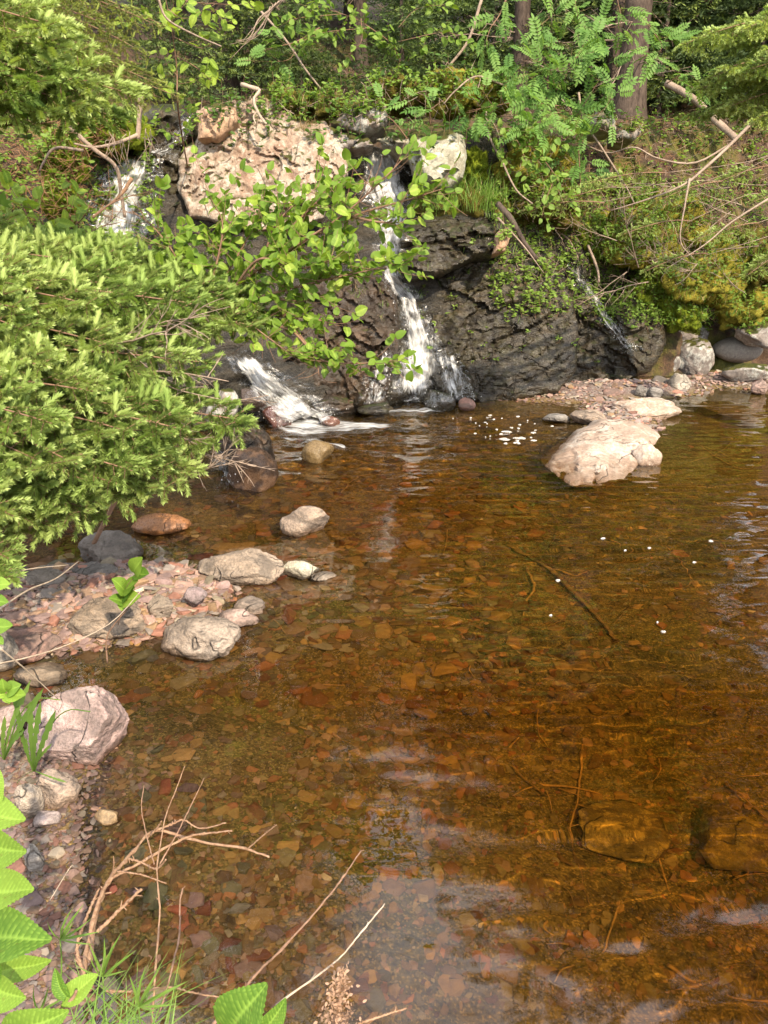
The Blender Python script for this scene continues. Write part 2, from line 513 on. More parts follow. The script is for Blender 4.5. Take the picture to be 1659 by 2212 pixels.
leaf_mat('needle_yellow', (0.20, 0.24, 0.045), (0.32, 0.38, 0.08), 0.25, 0.5, objvar=False)
leaf_mat('grass_blade', (0.12, 0.24, 0.04), (0.24, 0.37, 0.08), 0.4, 0.45, objvar=False)
leaf_mat('grass_dry', (0.34, 0.25, 0.12), (0.45, 0.34, 0.18), 0.3, 0.6, objvar=False)
leaf_mat('moss_green', (0.10, 0.13, 0.012), (0.21, 0.24, 0.02), 0.2, 0.9, objvar=False)
leaf_mat('moss_gold', (0.15, 0.12, 0.02), (0.30, 0.24, 0.04), 0.2, 0.9, objvar=False)
leaf_mat('litter', (0.20, 0.105, 0.055), (0.30, 0.17, 0.09), 0.1, 0.9, objvar=False)
leaf_mat('dead_flower', (0.36, 0.22, 0.15), (0.48, 0.32, 0.22), 0.3, 0.8, objvar=False)
# ------------------------------------------------------------------ pool bed, hillside, water
EDGE_Y = [-3.0, 0.0, 0.7, 1.0, 1.37, 1.84, 2.2, 2.5, 2.75, 2.95, 3.2, 4.0]
EDGE_X = [3.0, 1.5, 0.3, -0.35, -0.62, -0.86, -0.96, -1.02, -1.35, -1.75, -2.6, -3.2]

def bump_ell(x, y, cx, cy, rx, ry, ang=0.0):
    c, s = math.cos(ang), math.sin(ang)
    dx, dy = x - cx, y - cy
    return np.sqrt(((dx * c + dy * s) / rx) ** 2 + ((-dx * s + dy * c) / ry) ** 2)

def bed_z(x, y):
    x = np.asarray(x, float); y = np.asarray(y, float)
    e = np.interp(y, EDGE_Y, EDGE_X)
    e = e + 0.09 * fbm(np.stack([x * 0.4, y * 2.2, np.full_like(x, 5.0)], -1).reshape(-1, 3), 3, 8).reshape(x.shape)
    d = x - e                                        # metres from the near shore
    w = np.stack([x * 1.1, y * 1.1, np.zeros_like(x)], -1).reshape(-1, 3)
    n = fbm(w, 4, 3).reshape(x.shape)
    z = -0.02 - 0.50 * ss(-0.1, 2.1, d) * (1 - 0.5 * ss(3.0, 7.0, y))
    z = np.where(d < 0, np.minimum(-0.02 - 0.13 * d, 0.5 - 0.02 * d), z)
    z = np.where(d < 0.0, np.maximum(z, -0.02), z)
    z = z + 0.035 * n * ss(0.0, 0.6, d)
    # side channel, gravel bar on the left, bar at the foot of the fall on the right
    z = np.maximum(z, np.where(y > 2.9, -0.11 + 0.02 * n - 0.25 * ss(-1.9, 0.0, x), -9))
    z = np.maximum(z, 0.10 - 0.15 * bump_ell(x, y, -1.72, 3.62, 1.12, 0.62, 0.18) ** 1.6 + 0.012 * n)
    z = np.maximum(z, 0.09 - 0.14 * bump_ell(x, y, 2.6, 8.62, 1.7, 0.60, 0.22) ** 1.5 + 0.02 * n)
    z = np.maximum(z, 0.07 - 0.14 * bump_ell(x, y, 2.35, 7.45, 0.55, 1.0, -0.15) ** 1.5 + 0.015 * n)
    z = np.maximum(z, 0.16 - 0.2 * bump_ell(x, y, 4.9, 9.2, 1.5, 0.62, 0.15) ** 1.4 + 0.02 * n)
    return z

def grid_mesh(name, xs, ys, zf, mats, attrs=None):
    X, Y = np.meshgrid(xs, ys)
    Z = zf(X, Y)
    V = np.stack([X, Y, Z], -1).reshape(-1, 3)
    nx, ny = len(xs), len(ys)
    i = np.arange(ny - 1)[:, None] * nx + np.arange(nx - 1)[None]
    Q = np.stack([i, i + 1, i + nx + 1, i + nx], -1).reshape(-1, 4)
    return mesh_np(name, V, Q, True, mats, None, attrs), V, Q

me, BV, BQ = grid_mesh('pool_bed', np.arange(-7, 9, 0.045), np.arange(-3, 10.4, 0.045), bed_z, [MAT['bed']])
pool_bed = link('pool_bed', me, kind='structure')

# hillside: one profile of (distance, height) for each x
HX = np.array([-9, -5, -3, -2.2, -1.2, -0.4, 0.3, 1.0, 1.8, 2.6, 3.4, 4.4, 6, 9.0])
HB = np.array([5.6, 5.7, 6.5, 6.9, 7.35, 7.75, 8.1, 8.3, 8.7, 9.1, 9.35, 9.6, 9.9, 10.2])
HCY = np.array([7.0, 7.1, 7.6, 7.9, 8.2, 8.45, 8.5, 8.6, 9.0, 9.6, 10.1, 10.4, 10.6, 10.8])
HCZ = np.array([1.2, 1.2, 1.1, 1.1, 1.2, 1.3, 1.3, 1.3, 1.25, 1.25, 1.3, 1.2, 1.2, 1.2])
HDY = np.array([8.6, 8.7, 8.9, 8.8, 9.1, 9.2, 9.2, 9.3, 9.9, 10.7, 11.3, 11.6, 11.8, 12.0])
HDZ = np.array([2.6, 2.6, 2.45, 2.3, 2.6, 2.5, 2.45, 2.6, 2.6, 2.6, 2.85, 2.9, 2.9, 2.9])
def hill_pts(x, s):
    """x and s (0..6 along the profile) -> y, z"""
    f = lambda a: np.interp(x, HX, a)
    ys = np.stack([f(HB) - 0.25, f(HB), f(HCY), f(HDY), f(HDY) + 2.6, f(HDY) + 8, f(HDY) + 60], 0)
    zs = np.stack([np.full_like(x, -0.7), np.zeros_like(x), f(HCZ), f(HDZ), f(HDZ) + 0.65, f(HDZ) + 2.6, f(HDZ) + 16], 0)
    i = np.clip(np.floor(s).astype(int), 0, 5)
    t = s - i
    t = t * t * (3 - 2 * t) * 0.35 + t * 0.65
    k = np.arange(len(x))
    return ys[i, k] * (1 - t) + ys[i + 1, k] * t, zs[i, k] * (1 - t) + zs[i + 1, k] * t

def make_hill():
    sv = np.concatenate([np.linspace(0, 1, 10)[:-1], np.linspace(1, 3, 95)[:-1], np.linspace(3, 4, 36)[:-1], np.linspace(4, 5, 20)[:-1], np.linspace(5, 6, 12)])
    xv = np.concatenate([np.linspace(-30, -6, 24)[:-1], np.linspace(-6, 7, 300)[:-1], np.linspace(7, 30, 24)])
    X, S = np.meshgrid(xv, sv)
    x, s = X.ravel(), S.ravel()
    y, z = hill_pts(np.clip(x, -9, 9), s)
    P = np.stack([x, y, z], 1)
    cl = ss(0.2, 1.2, s) * (1 - ss(2.7, 3.4, s))          # steep part
    dirt = np.clip(x, 0, 30)
    rocky = cl * (1 - 0.75 * ss(1.9, 2.7, x)) * (1 - 0.6 * ss(3.0, 3.8, -x))
    n1 = fbm(P * 0.8, 4, 11)
    n2 = fbm(P * np.array((2.3, 2.3, 2.9)), 4, 12)
    st = fbm(P * np.array((1.6, 1.6, 5.0)) + n1[:, None], 3, 13)
    out = 0.16 * n1 * (0.5 + 0.5 * cl) + 0.10 * n2 * cl + rocky * 0.10 * st
    y = y - out * (0.3 + 0.7 * cl)
    z = z + out * (1 - 0.6 * cl) * ss(0.6, 1.4, s) + 0.05 * n2 * (1 - cl) * ss(1, 2, s)
    V = np.stack([x, y, z], 1)
    nx, ny = len(xv), len(sv)
    i = np.arange(ny - 1)[:, None] * nx + np.arange(nx - 1)[None]
    Q = np.stack([i, i + 1, i + nx + 1, i + nx], -1).reshape(-1, 4)
    return V, Q, rocky

def hill_mat():
    t = NT('hillside')
    p = t.pos()
    rk = t.attr('rocky')
    n1 = t.noise(p, 1.7, 5, 0.6)
    n2 = t.noise(p, 8.0, 5, 0.65)
    n3 = t.noise(p, 70.0, 3, 0.7)
    soil = t.mix(t.ramp(n2, [(0.35, 0.0), (0.65, 1.0)]), (0.050, 0.030, 0.018), (0.15, 0.085, 0.048))
    soil = t.mix(t.ramp(n3, [(0.3, 0.75), (0.6, 0.0)]), soil, (0.018, 0.012, 0.008))
    moss = t.mix(t.ramp(n2, [(0.35, 0.0), (0.65, 1.0)]), (0.055, 0.065, 0.010), (0.17, 0.145, 0.022))
    moss = t.mix(t.ramp(n3, [(0.3, 0.6), (0.6, 0.0)]), moss, (0.022, 0.026, 0.006))
    g = t.mix(t.ramp(n1, [(0.46, 0.0), (0.58, 1.0)]), soil, moss)
    w = t.noise(t.mapping(p, (1, 0.6, 2.6), (0.2, 0.75, 0.1)), 5.0, 5, 0.6, 0.5)
    rock = t.mix(t.ramp(w, [(0.4, 0.0), (0.62, 1.0)]), (0.018, 0.016, 0.012), (0.060, 0.048, 0.032))
    m = t.ramp(t.math('ADD', rk, t.math('MULTIPLY', t.math('SUBTRACT', n2, 0.5), 0.7)), [(0.35, 0.0), (0.55, 1.0)])
    c = t.mix(m, g, rock)
    h = t.math('ADD', t.math('MULTIPLY', n3, 0.5), t.math('ADD', n2, t.math('MULTIPLY', w, t.math('MULTIPLY', m, 1.2))))
    rough = t.mix(m, (0.95, 0.95, 0.95), t.ramp(n3, [(0.3, 0.10), (0.7, 0.45)]))
    MAT['hill'] = t.surf(t.bsdf(Base_Color=c, Roughness=rough, Normal=t.bump(h, 0.04, 0.9)))
hill_mat()
HV, HQ, rk = make_hill()
hillside = link('hillside', mesh_np('hillside', HV, HQ, True, [MAT['hill']], None, {'rocky': rk}), kind='structure')
# the ground beyond: behind the camera and out to the horizon
def far_z(x, y):
    r = np.sqrt(x ** 2 + (y - 5) ** 2)
    return np.where((np.abs(x) < 8.9) & (y > -2.9) & (y < 10.3), -1.2, 0.35 + 0.03 * np.maximum(0, r - 9)) + 0 * x
ax = np.concatenate([np.linspace(-200, -12, 12), np.arange(-10, 10.1, 0.5), np.linspace(12, 200, 12)])
me, _, _ = grid_mesh('ground', ax, np.concatenate([np.linspace(-200, -12, 12), np.arange(-10, 12.1, 0.5), np.linspace(14, 200, 12)]), far_z, [MAT['hill']])
link('ground', me, kind='structure')

# what stands still, for finding where a sight line lands
_st_V, _st_F, _st_n = [], [], 0
def static(V, F):
    global _st_n
    _st_V.append(np.asarray(V)); _st_F.extend((np.asarray(F) + _st_n).tolist()); _st_n += len(V)
static(BV, BQ); static(HV, HQ)
_bvh = [None]
def bvh():
    if _bvh[0] is None:
        _bvh[0] = BVHTree.FromPolygons(np.concatenate(_st_V).tolist(), _st_F)
    return _bvh[0]
def hit(u, v, lift=0.0):
    d = ray(u, v)
    loc, nor, _, _ = bvh().ray_cast(Vector(EYE), Vector(d).normalized(), 200.0)
    if loc is None:
        return None, None
    if nor.dot(Vector(d)) > 0: nor = -nor
    return np.array(loc + nor * lift), np.array(nor)
def drop(x, y, top=30.0):
    loc, nor, _, _ = bvh().ray_cast(Vector((x, y, top)), Vector((0, 0, -1)), 60.0)
    return (np.array(loc), np.array(nor)) if loc is not None else (np.array((x, y, 0.0)), np.array((0, 0, 1.0)))

# water: a real rippled surface
def water_h(x, y):
    P = lambda a, b: np.stack([x * a, y * b, np.zeros_like(x)], -1).reshape(-1, 3)
    sh = x.shape
    far = ss(4.0, 7.2, y) * (1 - 0.75 * ss(1.3, 2.6, x))
    near_fall = np.exp(-(((x - 0.2) / 1.1) ** 2 + ((y - 7.5) / 0.9) ** 2)) + np.exp(-(((x + 0.8) / 0.9) ** 2 + ((y - 6.7) / 0.9) ** 2))
    calm = 0.25 + 0.75 * ss(-1.3, 0.4, x) 
    h = 0.0018 * calm * fbm(P(3.6, 6.5), 3, 21).reshape(sh)
    h = h + 0.0058 * ss(3.0, 1.6, y) * ss(-0.7, 0.0, x) * fbm(P(2.6, 5.0), 3, 26).reshape(sh)
    h = h + 0.0032 * ss(-0.5, 0.9, x) * (0.15 + 0.85 * ss(1.8, 3.2, y)) * (0.35 + 0.65 * ss(-0.3, 0.4, fbm(P(1.3, 1.7), 2, 29).reshape(sh))) * fbm(P(7.0, 15.0), 2, 22, 0.4).reshape(sh)
    h = h + 0.006 * far * fbm(P(4.5, 9.0), 3, 23).reshape(sh)
    h = h + 0.02 * near_fall * fbm(P(4.0, 6.0), 3, 24).reshape(sh)
    return h
wxs = np.concatenate([np.arange(-6, -1.6, 0.05), np.arange(-1.6, 2.6, 0.014), np.arange(2.6, 8, 0.05)])
wys = np.concatenate([np.arange(0.4, 4.2, 0.0125), np.arange(4.2, 8.0, 0.02), np.arange(8.0, 10.2, 0.05)])
me, WV, WQ = grid_mesh('water', wxs, wys, water_h, [MAT['water']])
V = WV
me = mesh_np('water', V, WQ, True, [MAT['water']], None, {'depth': np.maximum(0.0, -bed_z(V[:, 0], V[:, 1]))})
water = link('water', me, kind='structure')
for o_, k_ in ((water, 'is_caustics_caster'), (pool_bed, 'is_caustics_receiver')):
    try: setattr(o_.cycles, k_, True)
    except Exception as ex: print(ex)
# ------------------------------------------------------------------ loose stones
def receiver(o):
    try: o.cycles.is_caustics_receiver = True
    except Exception: pass
    return o

def chip_variants(k=14, seed=5):
    out = []
    rng = np.random.RandomState(seed)
    for i in range(k):
        bm = bmesh.new()
        n = rng.randint(11, 17)
        pts = rng.uniform(-1, 1, (n, 3))
        pts /= (np.abs(pts) ** 3).sum(1)[:, None] ** (1 / 3.0)
        pts *= np.array((1.0, rng.uniform(0.55, 0.9), rng.uniform(0.22, 0.5)))
        for p in pts: bm.verts.new(p)
        r = bmesh.ops.convex_hull(bm, input=bm.verts)
        bmesh.ops.delete(bm, geom=[g for g in r['geom_interior'] if isinstance(g, bmesh.types.BMVert)], context='VERTS')
        bmesh.ops.triangulate(bm, faces=bm.faces[:])
        bm.normal_update()
        bm.verts.index_update()
        out.append((np.array([v.co[:] for v in bm.verts]), np.array([[v.index for v in f.verts] for f in bm.faces])))
        bm.free()
    return out
CHIPS = chip_variants()
PAL = [('rust red', (0.30, 0.095, 0.055)), ('purple grey', (0.24, 0.155, 0.16)), ('ochre', (0.36, 0.215, 0.085)), ('olive grey', (0.20, 0.185, 0.115)),
       ('dusty pink', (0.44, 0.27, 0.22)), ('brown', (0.22, 0.125, 0.065)), ('mid grey', (0.27, 0.255, 0.235)), ('cream', (0.58, 0.50, 0.37))]

def rot_np(rz, tx, ty):
    return np.array((Matrix.Rotation(rz, 3, 'Z') @ Matrix.Rotation(tx, 3, 'X') @ Matrix.Rotation(ty, 3, 'Y')))

def in_view(P, m=30):
    d = P - EYE
    f = d @ FWD
    if f < 0.2: return None
    u = 829.5 + FPX * d[0] / f
    v = 1106 - FPX * (d @ UPV) / f
    if -m < u < 1659 + m and -m < v < 2212 + m:
        return u, v, f
    return None

def scatter(name, prop, rng, gap=0.0):
    """prop() -> list of (pos, size, colour index); the 300 that look largest become single objects, the rest one mass"""
    items = []
    for (P, s, ci) in prop:
        q = in_view(P)
        if q is None: continue
        items.append((s * FPX / q[2], P, s, ci, q))
    items.sort(key=lambda a: -a[0])
    return items[:300], items[300:]

chip_me = {}
def chip_mesh(i):
    if i not in chip_me:
        V, T = CHIPS[i]
        # soften the edges a little: one round of subdivision with noise
        chip_me[i] = mesh_np('stone_chip', V, T, False, [MAT['stone_each']])
    return chip_me[i]

ALGAE = np.array((0.27, 0.16, 0.055))
def place_stones(name, items, label, group, cat, rng, film=0.0):
    for k, (_, P, s, ci, q) in enumerate(items):
        cn, cc = PAL[ci]
        fl = film * (1 + 0.5 * float(ss(0.0, 1.2, P[0])))
        fl = min(0.8, fl * float(ss(-0.02, -0.16, P[2]))) if film else 0.0
        cc = np.array(cc) * (1 - fl) + ALGAE * fl
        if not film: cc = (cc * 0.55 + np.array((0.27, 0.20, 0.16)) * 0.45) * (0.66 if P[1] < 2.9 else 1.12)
        o = receiver(link(name, chip_mesh(rng.randint(len(CHIPS)))))
        o.location = P + np.array((0, 0, s * 0.12))
        o.rotation_euler = (rng.normal() * 0.15, rng.normal() * 0.15, rng.uniform(0, 6.28))
        f = rng.uniform(0.85, 1.15)
        o.scale = (s * 0.55 * f, s * 0.55, s * 0.55 * rng.uniform(0.7, 1.2))
        j = rng.uniform(0.6, 1.45) if film else rng.uniform(0.75, 1.2)
        o.color = (cc[0] * j, cc[1] * j, cc[2] * j, 1)
        tag(o, label % cn, cat, group)

def mass_stones(name, items, rng, label, cat, film=0.0):
    A = Acc()
    for (_, P, s, ci, q) in items:
        V, T = CHIPS[rng.randint(len(CHIPS))]
        R = rot_np(rng.uniform(0, 6.28), rng.normal() * 0.2, rng.normal() * 0.2)
        j = rng.uniform(0.5, 1.55) if film else rng.uniform(0.7, 1.2)
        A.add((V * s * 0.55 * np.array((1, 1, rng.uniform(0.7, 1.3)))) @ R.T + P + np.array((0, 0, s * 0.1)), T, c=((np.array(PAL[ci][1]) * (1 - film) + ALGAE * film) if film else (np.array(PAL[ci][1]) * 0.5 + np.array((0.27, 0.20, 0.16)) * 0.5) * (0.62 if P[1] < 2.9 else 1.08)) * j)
    o = receiver(link(name, A.mesh(name, [MAT['stone_mass']], False, True)))
    tag(o, label, cat, None, 'stuff')
    return o

def onz_many(u, v, z):
    r = rays(np.stack([u, v], 1))
    return EYE[None] + r * ((z - CAM_H) / r[:, 2])[:, None]

def gen_submerged():
    rng = np.random.RandomState(42)
    n = 27000
    w = onz_many(rng.uniform(-20, 1680, n), rng.uniform(860, 2240, n), -0.15)
    x, y = w[:, 0], w[:, 1]
    z = bed_z(x, y)
    deep = ss(0.2, 1.5, x + 0.12 * (3.5 - y))
    s = 0.023 * np.exp(rng.normal(size=n) * 0.70) + 0.007
    s = np.where(rng.rand(n) < 0.05, s * 1.7, s)
    patch = fbm(np.stack([x * 1.6, y * 1.6, np.full(n, 3.0)], 1), 3, 61)
    s = np.minimum(s, 0.13) * (1 - 0.3 * deep) * (0.58 + 0.62 * ss(2.0, 4.0, y))
    keep = (z < -0.012) & (rng.rand(n) < np.maximum(0.35 + 0.65 * ss(-0.35, 0.25, patch), ss(2.6, 3.4, y) * ss(1.4, 0.4, x))) & (rng.rand(n) > np.maximum(deep * 0.5, 0.35 * ss(2.3, 1.4, y) * ss(-0.6, 0.2, x)))
    ca = rng.choice(8, n, p=(0.17, 0.10, 0.20, 0.18, 0.05, 0.24, 0.04, 0.02))
    cb = rng.choice(8, n, p=(0.09, 0.03, 0.36, 0.2, 0.02, 0.27, 0.01, 0.02))
    ci = np.where(deep < 0.5, ca, cb)
    return [(np.array((x[k], y[k], z[k])), s[k], ci[k]) for k in np.nonzero(keep)[0]]
rngs = np.random.RandomState(7)
one, mass = scatter('submerged_stone', gen_submerged(), rngs)
place_stones('submerged_stone', one, '%s angular stone lying under the clear brown water on the pool floor', 'stones on the pool floor', 'stone', rngs, 0.42)
mass_stones('submerged_gravel', mass, rngs, 'small mixed stones covering the floor of the pool under water', 'gravel', 0.5)

def gen_dry():
    rng = np.random.RandomState(9)
    out = []
    for (u0, u1, v0, v1, n, sz, sig) in ((-20, 640, 1180, 1500, 9000, 0.024, 0.62), (900, 1680, 785, 940, 6000, 0.035, 0.5), (-20, 330, 1560, 2230, 5000, 0.013, 0.5)):
        w = onz_many(rng.uniform(u0, u1, n), rng.uniform(v0, v1, n), 0.04)
        x, y = w[:, 0], w[:, 1]
        z = bed_z(x, y)
        s = np.minimum(sz * np.exp(rng.normal(size=n) * sig) + 0.006, 0.11)
        ci = rng.choice(8, n, p=(0.10, 0.21, 0.08, 0.08, 0.24, 0.09, 0.16, 0.04))
        out += [(np.array((x[k], y[k], z[k])), s[k], ci[k]) for k in np.nonzero((z > -0.012) & (z < 0.4))[0]]
    return out
dry = gen_dry()
one, mass = scatter('pebble', dry, rngs)
lb = {0: ('%s angular stone on the dry gravel bar at the left', 'stones on the left gravel bar'),
      1: ('%s stone on the red gravel bank at the foot of the dark cliff', 'stones on the far gravel bank'),
      2: ('%s pebble in the damp gravel along the near left shore', 'pebbles along the near shore')}
for zone in (0, 1, 2):
    it = [a for a in one if (0 if 2.9 < a[1][1] < 6 else (1 if a[1][1] >= 6 else 2)) == zone]
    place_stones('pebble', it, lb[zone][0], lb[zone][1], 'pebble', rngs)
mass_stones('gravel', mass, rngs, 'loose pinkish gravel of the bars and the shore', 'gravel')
# ------------------------------------------------------------------ boulders that stand in or beside the water
def project(P):
    d = P - EYE
    f = d @ FWD
    return np.stack([829.5 + FPX * d[:, 0] / f, 1106 - FPX * (d @ UPV) / f], 1)

def boulder(name, label, u0, v0, u1, v1, z0, seed, mat, color=None, dep=0.8, sub=4, cuts=7, rough=0.11, fine=0.045, rz=0.0, group=None, bury=0.35, cat='boulder', shear=0.0, st=True):
    """a rock that fills the box (u0,v0)-(u1,v1) of the photograph and rests on level z0"""
    uc = 0.5 * (u0 + u1)
    fr = onz(uc, v1, z0)
    W = (u1 - u0) * ((fr - EYE) @ FWD) / FPX
    D = W * dep
    yc = fr[1] + D * 0.42
    W = (u1 - u0) * (np.array((fr[0], yc, z0 + 0.1)) - EYE) @ FWD / FPX
    top = ony(uc, v0, yc + D * 0.1)[2]
    H = max(0.02, top - z0)
    V, T = rock_np(seed, (1, 1, 1), sub, cuts, rough, fine)
    R = rot_np(rz, 0, 0)
    V = V @ R.T
    lo, hi = V.min(0), V.max(0)
    V = (V - (lo + hi) / 2) / (hi - lo) * 2
    zt = V[:, 2]
    full = H * (1 + bury)
    V = V * np.array((W / 2, D / 2, full / 2))
    V[:, 0] += shear * V[:, 2]
    V += np.array((ony(uc, (v0 + v1) / 2, yc)[0], yc, z0 + H - full / 2))
    base = np.array((V[:, 0].mean(), yc, z0))
    o = receiver(link(name, mesh_np(name, V - base, T, True, [MAT[mat]]), loc=base))
    if color: o.color = color + (1,)
    tag(o, label, cat, group)
    if st: static(V, T)
    return o

PINK, RED, GREY, CREAM, BROWN, TAN, DUSK = (0.46, 0.29, 0.24), (0.30, 0.13, 0.09), (0.30, 0.27, 0.24), (0.66, 0.58, 0.42), (0.25, 0.16, 0.10), (0.40, 0.28, 0.19), (0.17, 0.14, 0.12)
boulder('boulder', 'small knob of pale rock at the right foot of the largest pool boulder', 1368, 958, 1428, 1010, -0.02, 102, 'shore_boulder', dep=0.8)
boulder('boulder', 'low flat pale rock ending the gravel spit behind the largest pool boulder', 1310, 858, 1470, 906, 0, 103, 'shore_boulder', dep=0.7, sub=5, cuts=9, rz=0.3)
boulder('boulder', 'low buff rock between white foam and the largest pool boulder', 1232, 886, 1310, 922, 0, 104, 'shore_stone', TAN, dep=0.8)
boulder('boulder', 'small grey rock ringed with foam beside the gravel spit', 1172, 892, 1232, 914, 0, 105, 'shore_stone', GREY, dep=0.8)
boulder('boulder', 'pale angular stone standing alone on the far right gravel', 1443, 805, 1494, 844, 0.02, 106, 'shore_stone', (0.42, 0.36, 0.28), dep=0.9)
boulder('boulder', 'smooth dark grey oval boulder on the far right shore', 1540, 727, 1644, 784, 0.15, 107, 'round_grey', dep=0.8, sub=4, cuts=0, rough=0.04, fine=0.0, bury=0.1)
boulder('boulder', 'brown rock with a moss cap left of the smooth oval boulder', 1422, 758, 1470, 800, 0.06, 108, 'grey_rock', dep=0.9)
boulder('boulder', 'broad grey slab propping the smooth oval boulder', 1462, 728, 1545, 806, 0.04, 109, 'grey_rock', dep=0.8, sub=5)
boulder('boulder', 'mossy broken rock above and left of the smooth oval boulder', 1440, 690, 1530, 760, 0.25, 110, 'grey_rock', dep=0.8, sub=5)
boulder('boulder', 'grey wedge of rock below the smooth oval boulder', 1560, 780, 1659, 822, 0.08, 111, 'grey_rock', dep=0.7, sub=4)
boulder('boulder', 'rock under a golden moss cushion at the right edge', 1590, 690, 1690, 740, 0.45, 112, 'grey_rock', dep=0.8, sub=4)
for k, (a, b, c, d, cl, tx) in enumerate([(1370, 832, 1402, 858, GREY, 'small grey stone at the water edge below the right trickle'), (1400, 835, 1432, 862, GREY, 'small upright grey stone beside its twin below the right trickle'),
        (1300, 838, 1340, 858, RED, 'low rust coloured stone on the gravel below the right trickle'), (1340, 826, 1366, 842, TAN, 'small tan block topping the gravel below the right trickle'),
        (990, 858, 1028, 884, RED, 'reddish stone at the left tip of the far gravel bank'), (1408, 812, 1446, 834, DUSK, 'dark flat stone at the mouth of the right trickle'),
        (1620, 818, 1659, 850, PINK, 'pink stone at the right edge on the far gravel'), (1570, 800, 1600, 815, GREY, 'small grey stone in front of the grey wedge of rock')]):
    boulder('shore_stone', tx, a, b, c, d, 0.02, 130 + k, 'shore_stone', cl, sub=3, cuts=8, cat='stone', st=False)
# rocks at the mouth of the left stream
boulder('boulder', 'wet brown boulder at the spruce tips with water running round it', 488, 966, 600, 1060, 0, 140, 'soaked_stone', (0.12, 0.065, 0.035), dep=0.8, sub=4)
boulder('boulder', 'tall wet dark rock right behind the wet brown boulder', 470, 905, 590, 1020, 0.02, 141, 'wet_brown', dep=0.8, sub=5, cuts=8)
boulder('boulder', 'small dark ochre rock in the pool below the white water', 650, 948, 722, 998, 0, 142, 'soaked_stone', (0.22, 0.15, 0.06), dep=0.8)
boulder('boulder', 'dark red wet rock amid the white water', 565, 872, 632, 920, 0.02, 143, 'soaked_stone', (0.16, 0.045, 0.035), dep=0.8)
boulder('boulder', 'blackish wet rock left of the dark red one in white water', 518, 838, 576, 882, 0.18, 144, 'soaked_stone', (0.07, 0.055, 0.05), dep=0.8)
boulder('boulder', 'blackish wet rock right of the dark red one in white water', 622, 866, 672, 902, 0.04, 145, 'soaked_stone', (0.08, 0.06, 0.05), dep=0.8)
boulder('boulder', 'dry grey brown rock at the tips of the spruce beside white water', 440, 838, 520, 920, 0.1, 146, 'grey_rock', dep=0.8)
boulder('boulder', 'reddish wet rock at the end of the white water', 690, 900, 735, 925, -0.01, 147, 'soaked_stone', (0.22, 0.08, 0.05), dep=0.8, sub=3)
boulder('boulder', 'low dark wet rock at the left foot of the main fall', 770, 868, 850, 898, 0, 148, 'wet_cliff', dep=0.8)
boulder('boulder', 'low dark wet rock at the right foot of the main fall', 915, 842, 985, 890, 0, 149, 'wet_cliff', dep=0.8)
boulder('boulder', 'wide dark wet ledge between white water and the main fall', 640, 842, 800, 892, 0, 150, 'wet_brown', dep=0.6, sub=5)
# the left side of the pool
boulder('boulder', 'pinkish buff rock alone in the shallows off the left gravel bar', 604, 1090, 712, 1158, 0, 160, 'shore_stone', (0.46, 0.33, 0.24), dep=0.7, sub=4, cuts=9)
boulder('boulder', 'orange brown wet stone just below the spruce tips', 288, 1108, 412, 1156, 0, 161, 'soaked_stone', (0.38, 0.16, 0.055), dep=0.7, cuts=3)
boulder('boulder', 'dark grey rough rock in the spruce shade', 172, 1148, 308, 1226, 0, 162, 'shore_stone', (0.19, 0.155, 0.13), dep=0.9, sub=5)
boulder('boulder', 'rounded dark rock at the left in the spruce shade', 52, 1228, 152, 1300, 0.02, 163, 'shore_stone', (0.20, 0.16, 0.12), dep=0.9)
boulder('boulder', 'ridged dark rock between two shaded rocks and the gravel bar', 150, 1215, 262, 1275, 0.02, 164, 'shore_stone', (0.17, 0.15, 0.135), dep=0.9, cuts=10)
boulder('boulder', 'dark wet rock under the left spruce by the frame edge', -10, 1215, 70, 1275, 0.0, 165, 'shore_stone', (0.12, 0.10, 0.09), dep=0.9)
boulder('boulder', 'long low tan rock at the top of the left gravel bar', 428, 1186, 616, 1258, 0.02, 166, 'shore_stone', (0.42, 0.31, 0.22), dep=0.6, sub=5, cuts=8)
boulder('boulder', 'cream white stone at the tip of the left gravel bar', 610, 1207, 690, 1252, 0, 167, 'shore_stone', CREAM, dep=0.7, cuts=6)
boulder('boulder', 'small flat white stone beside the cream one at the waterline', 672, 1238, 728, 1256, -0.01, 168, 'shore_stone', (0.55, 0.48, 0.40), dep=0.7, sub=3)
boulder('boulder', 'grey backed tan boulder at the lower edge of the gravel bar', 345, 1334, 520, 1422, 0, 169, 'shore_stone', (0.38, 0.29, 0.22), dep=0.7, sub=5, cuts=8)
boulder('boulder', 'broad tan boulder half sunk in the left gravel bar', 148, 1288, 320, 1378, 0.03, 170, 'shore_stone', (0.36, 0.25, 0.16), dep=0.8, sub=5, cuts=6)
boulder('boulder', 'small blocky tan rock in the middle of the gravel bar', 322, 1282, 378, 1330, 0.05, 171, 'shore_stone', (0.33, 0.25, 0.18), dep=0.8, cuts=9)
boulder('boulder', 'pink wedge of stone at the waterline of the gravel bar', 470, 1318, 560, 1360, 0, 172, 'shore_stone', (0.50, 0.33, 0.27), dep=0.7, cuts=9)
boulder('boulder', 'worn tan slab behind the pink wedge', 505, 1290, 572, 1328, 0, 173, 'shore_stone', (0.40, 0.29, 0.22), dep=0.7)
boulder('boulder', 'purplish block amid the stones of the gravel bar', 398, 1268, 448, 1308, 0.06, 174, 'shore_stone', (0.30, 0.21, 0.22), dep=0.8, cuts=10)
boulder('boulder', 'orange brown rock at the upper left of the gravel bar', 85, 1282, 200, 1330, 0.03, 175, 'shore_stone', (0.36, 0.22, 0.12), dep=0.8)
boulder('boulder', 'reddish brown rock at the frame edge by the gravel bar', -20, 1318, 92, 1362, 0.03, 176, 'shore_stone', (0.26, 0.16, 0.11), dep=0.8)
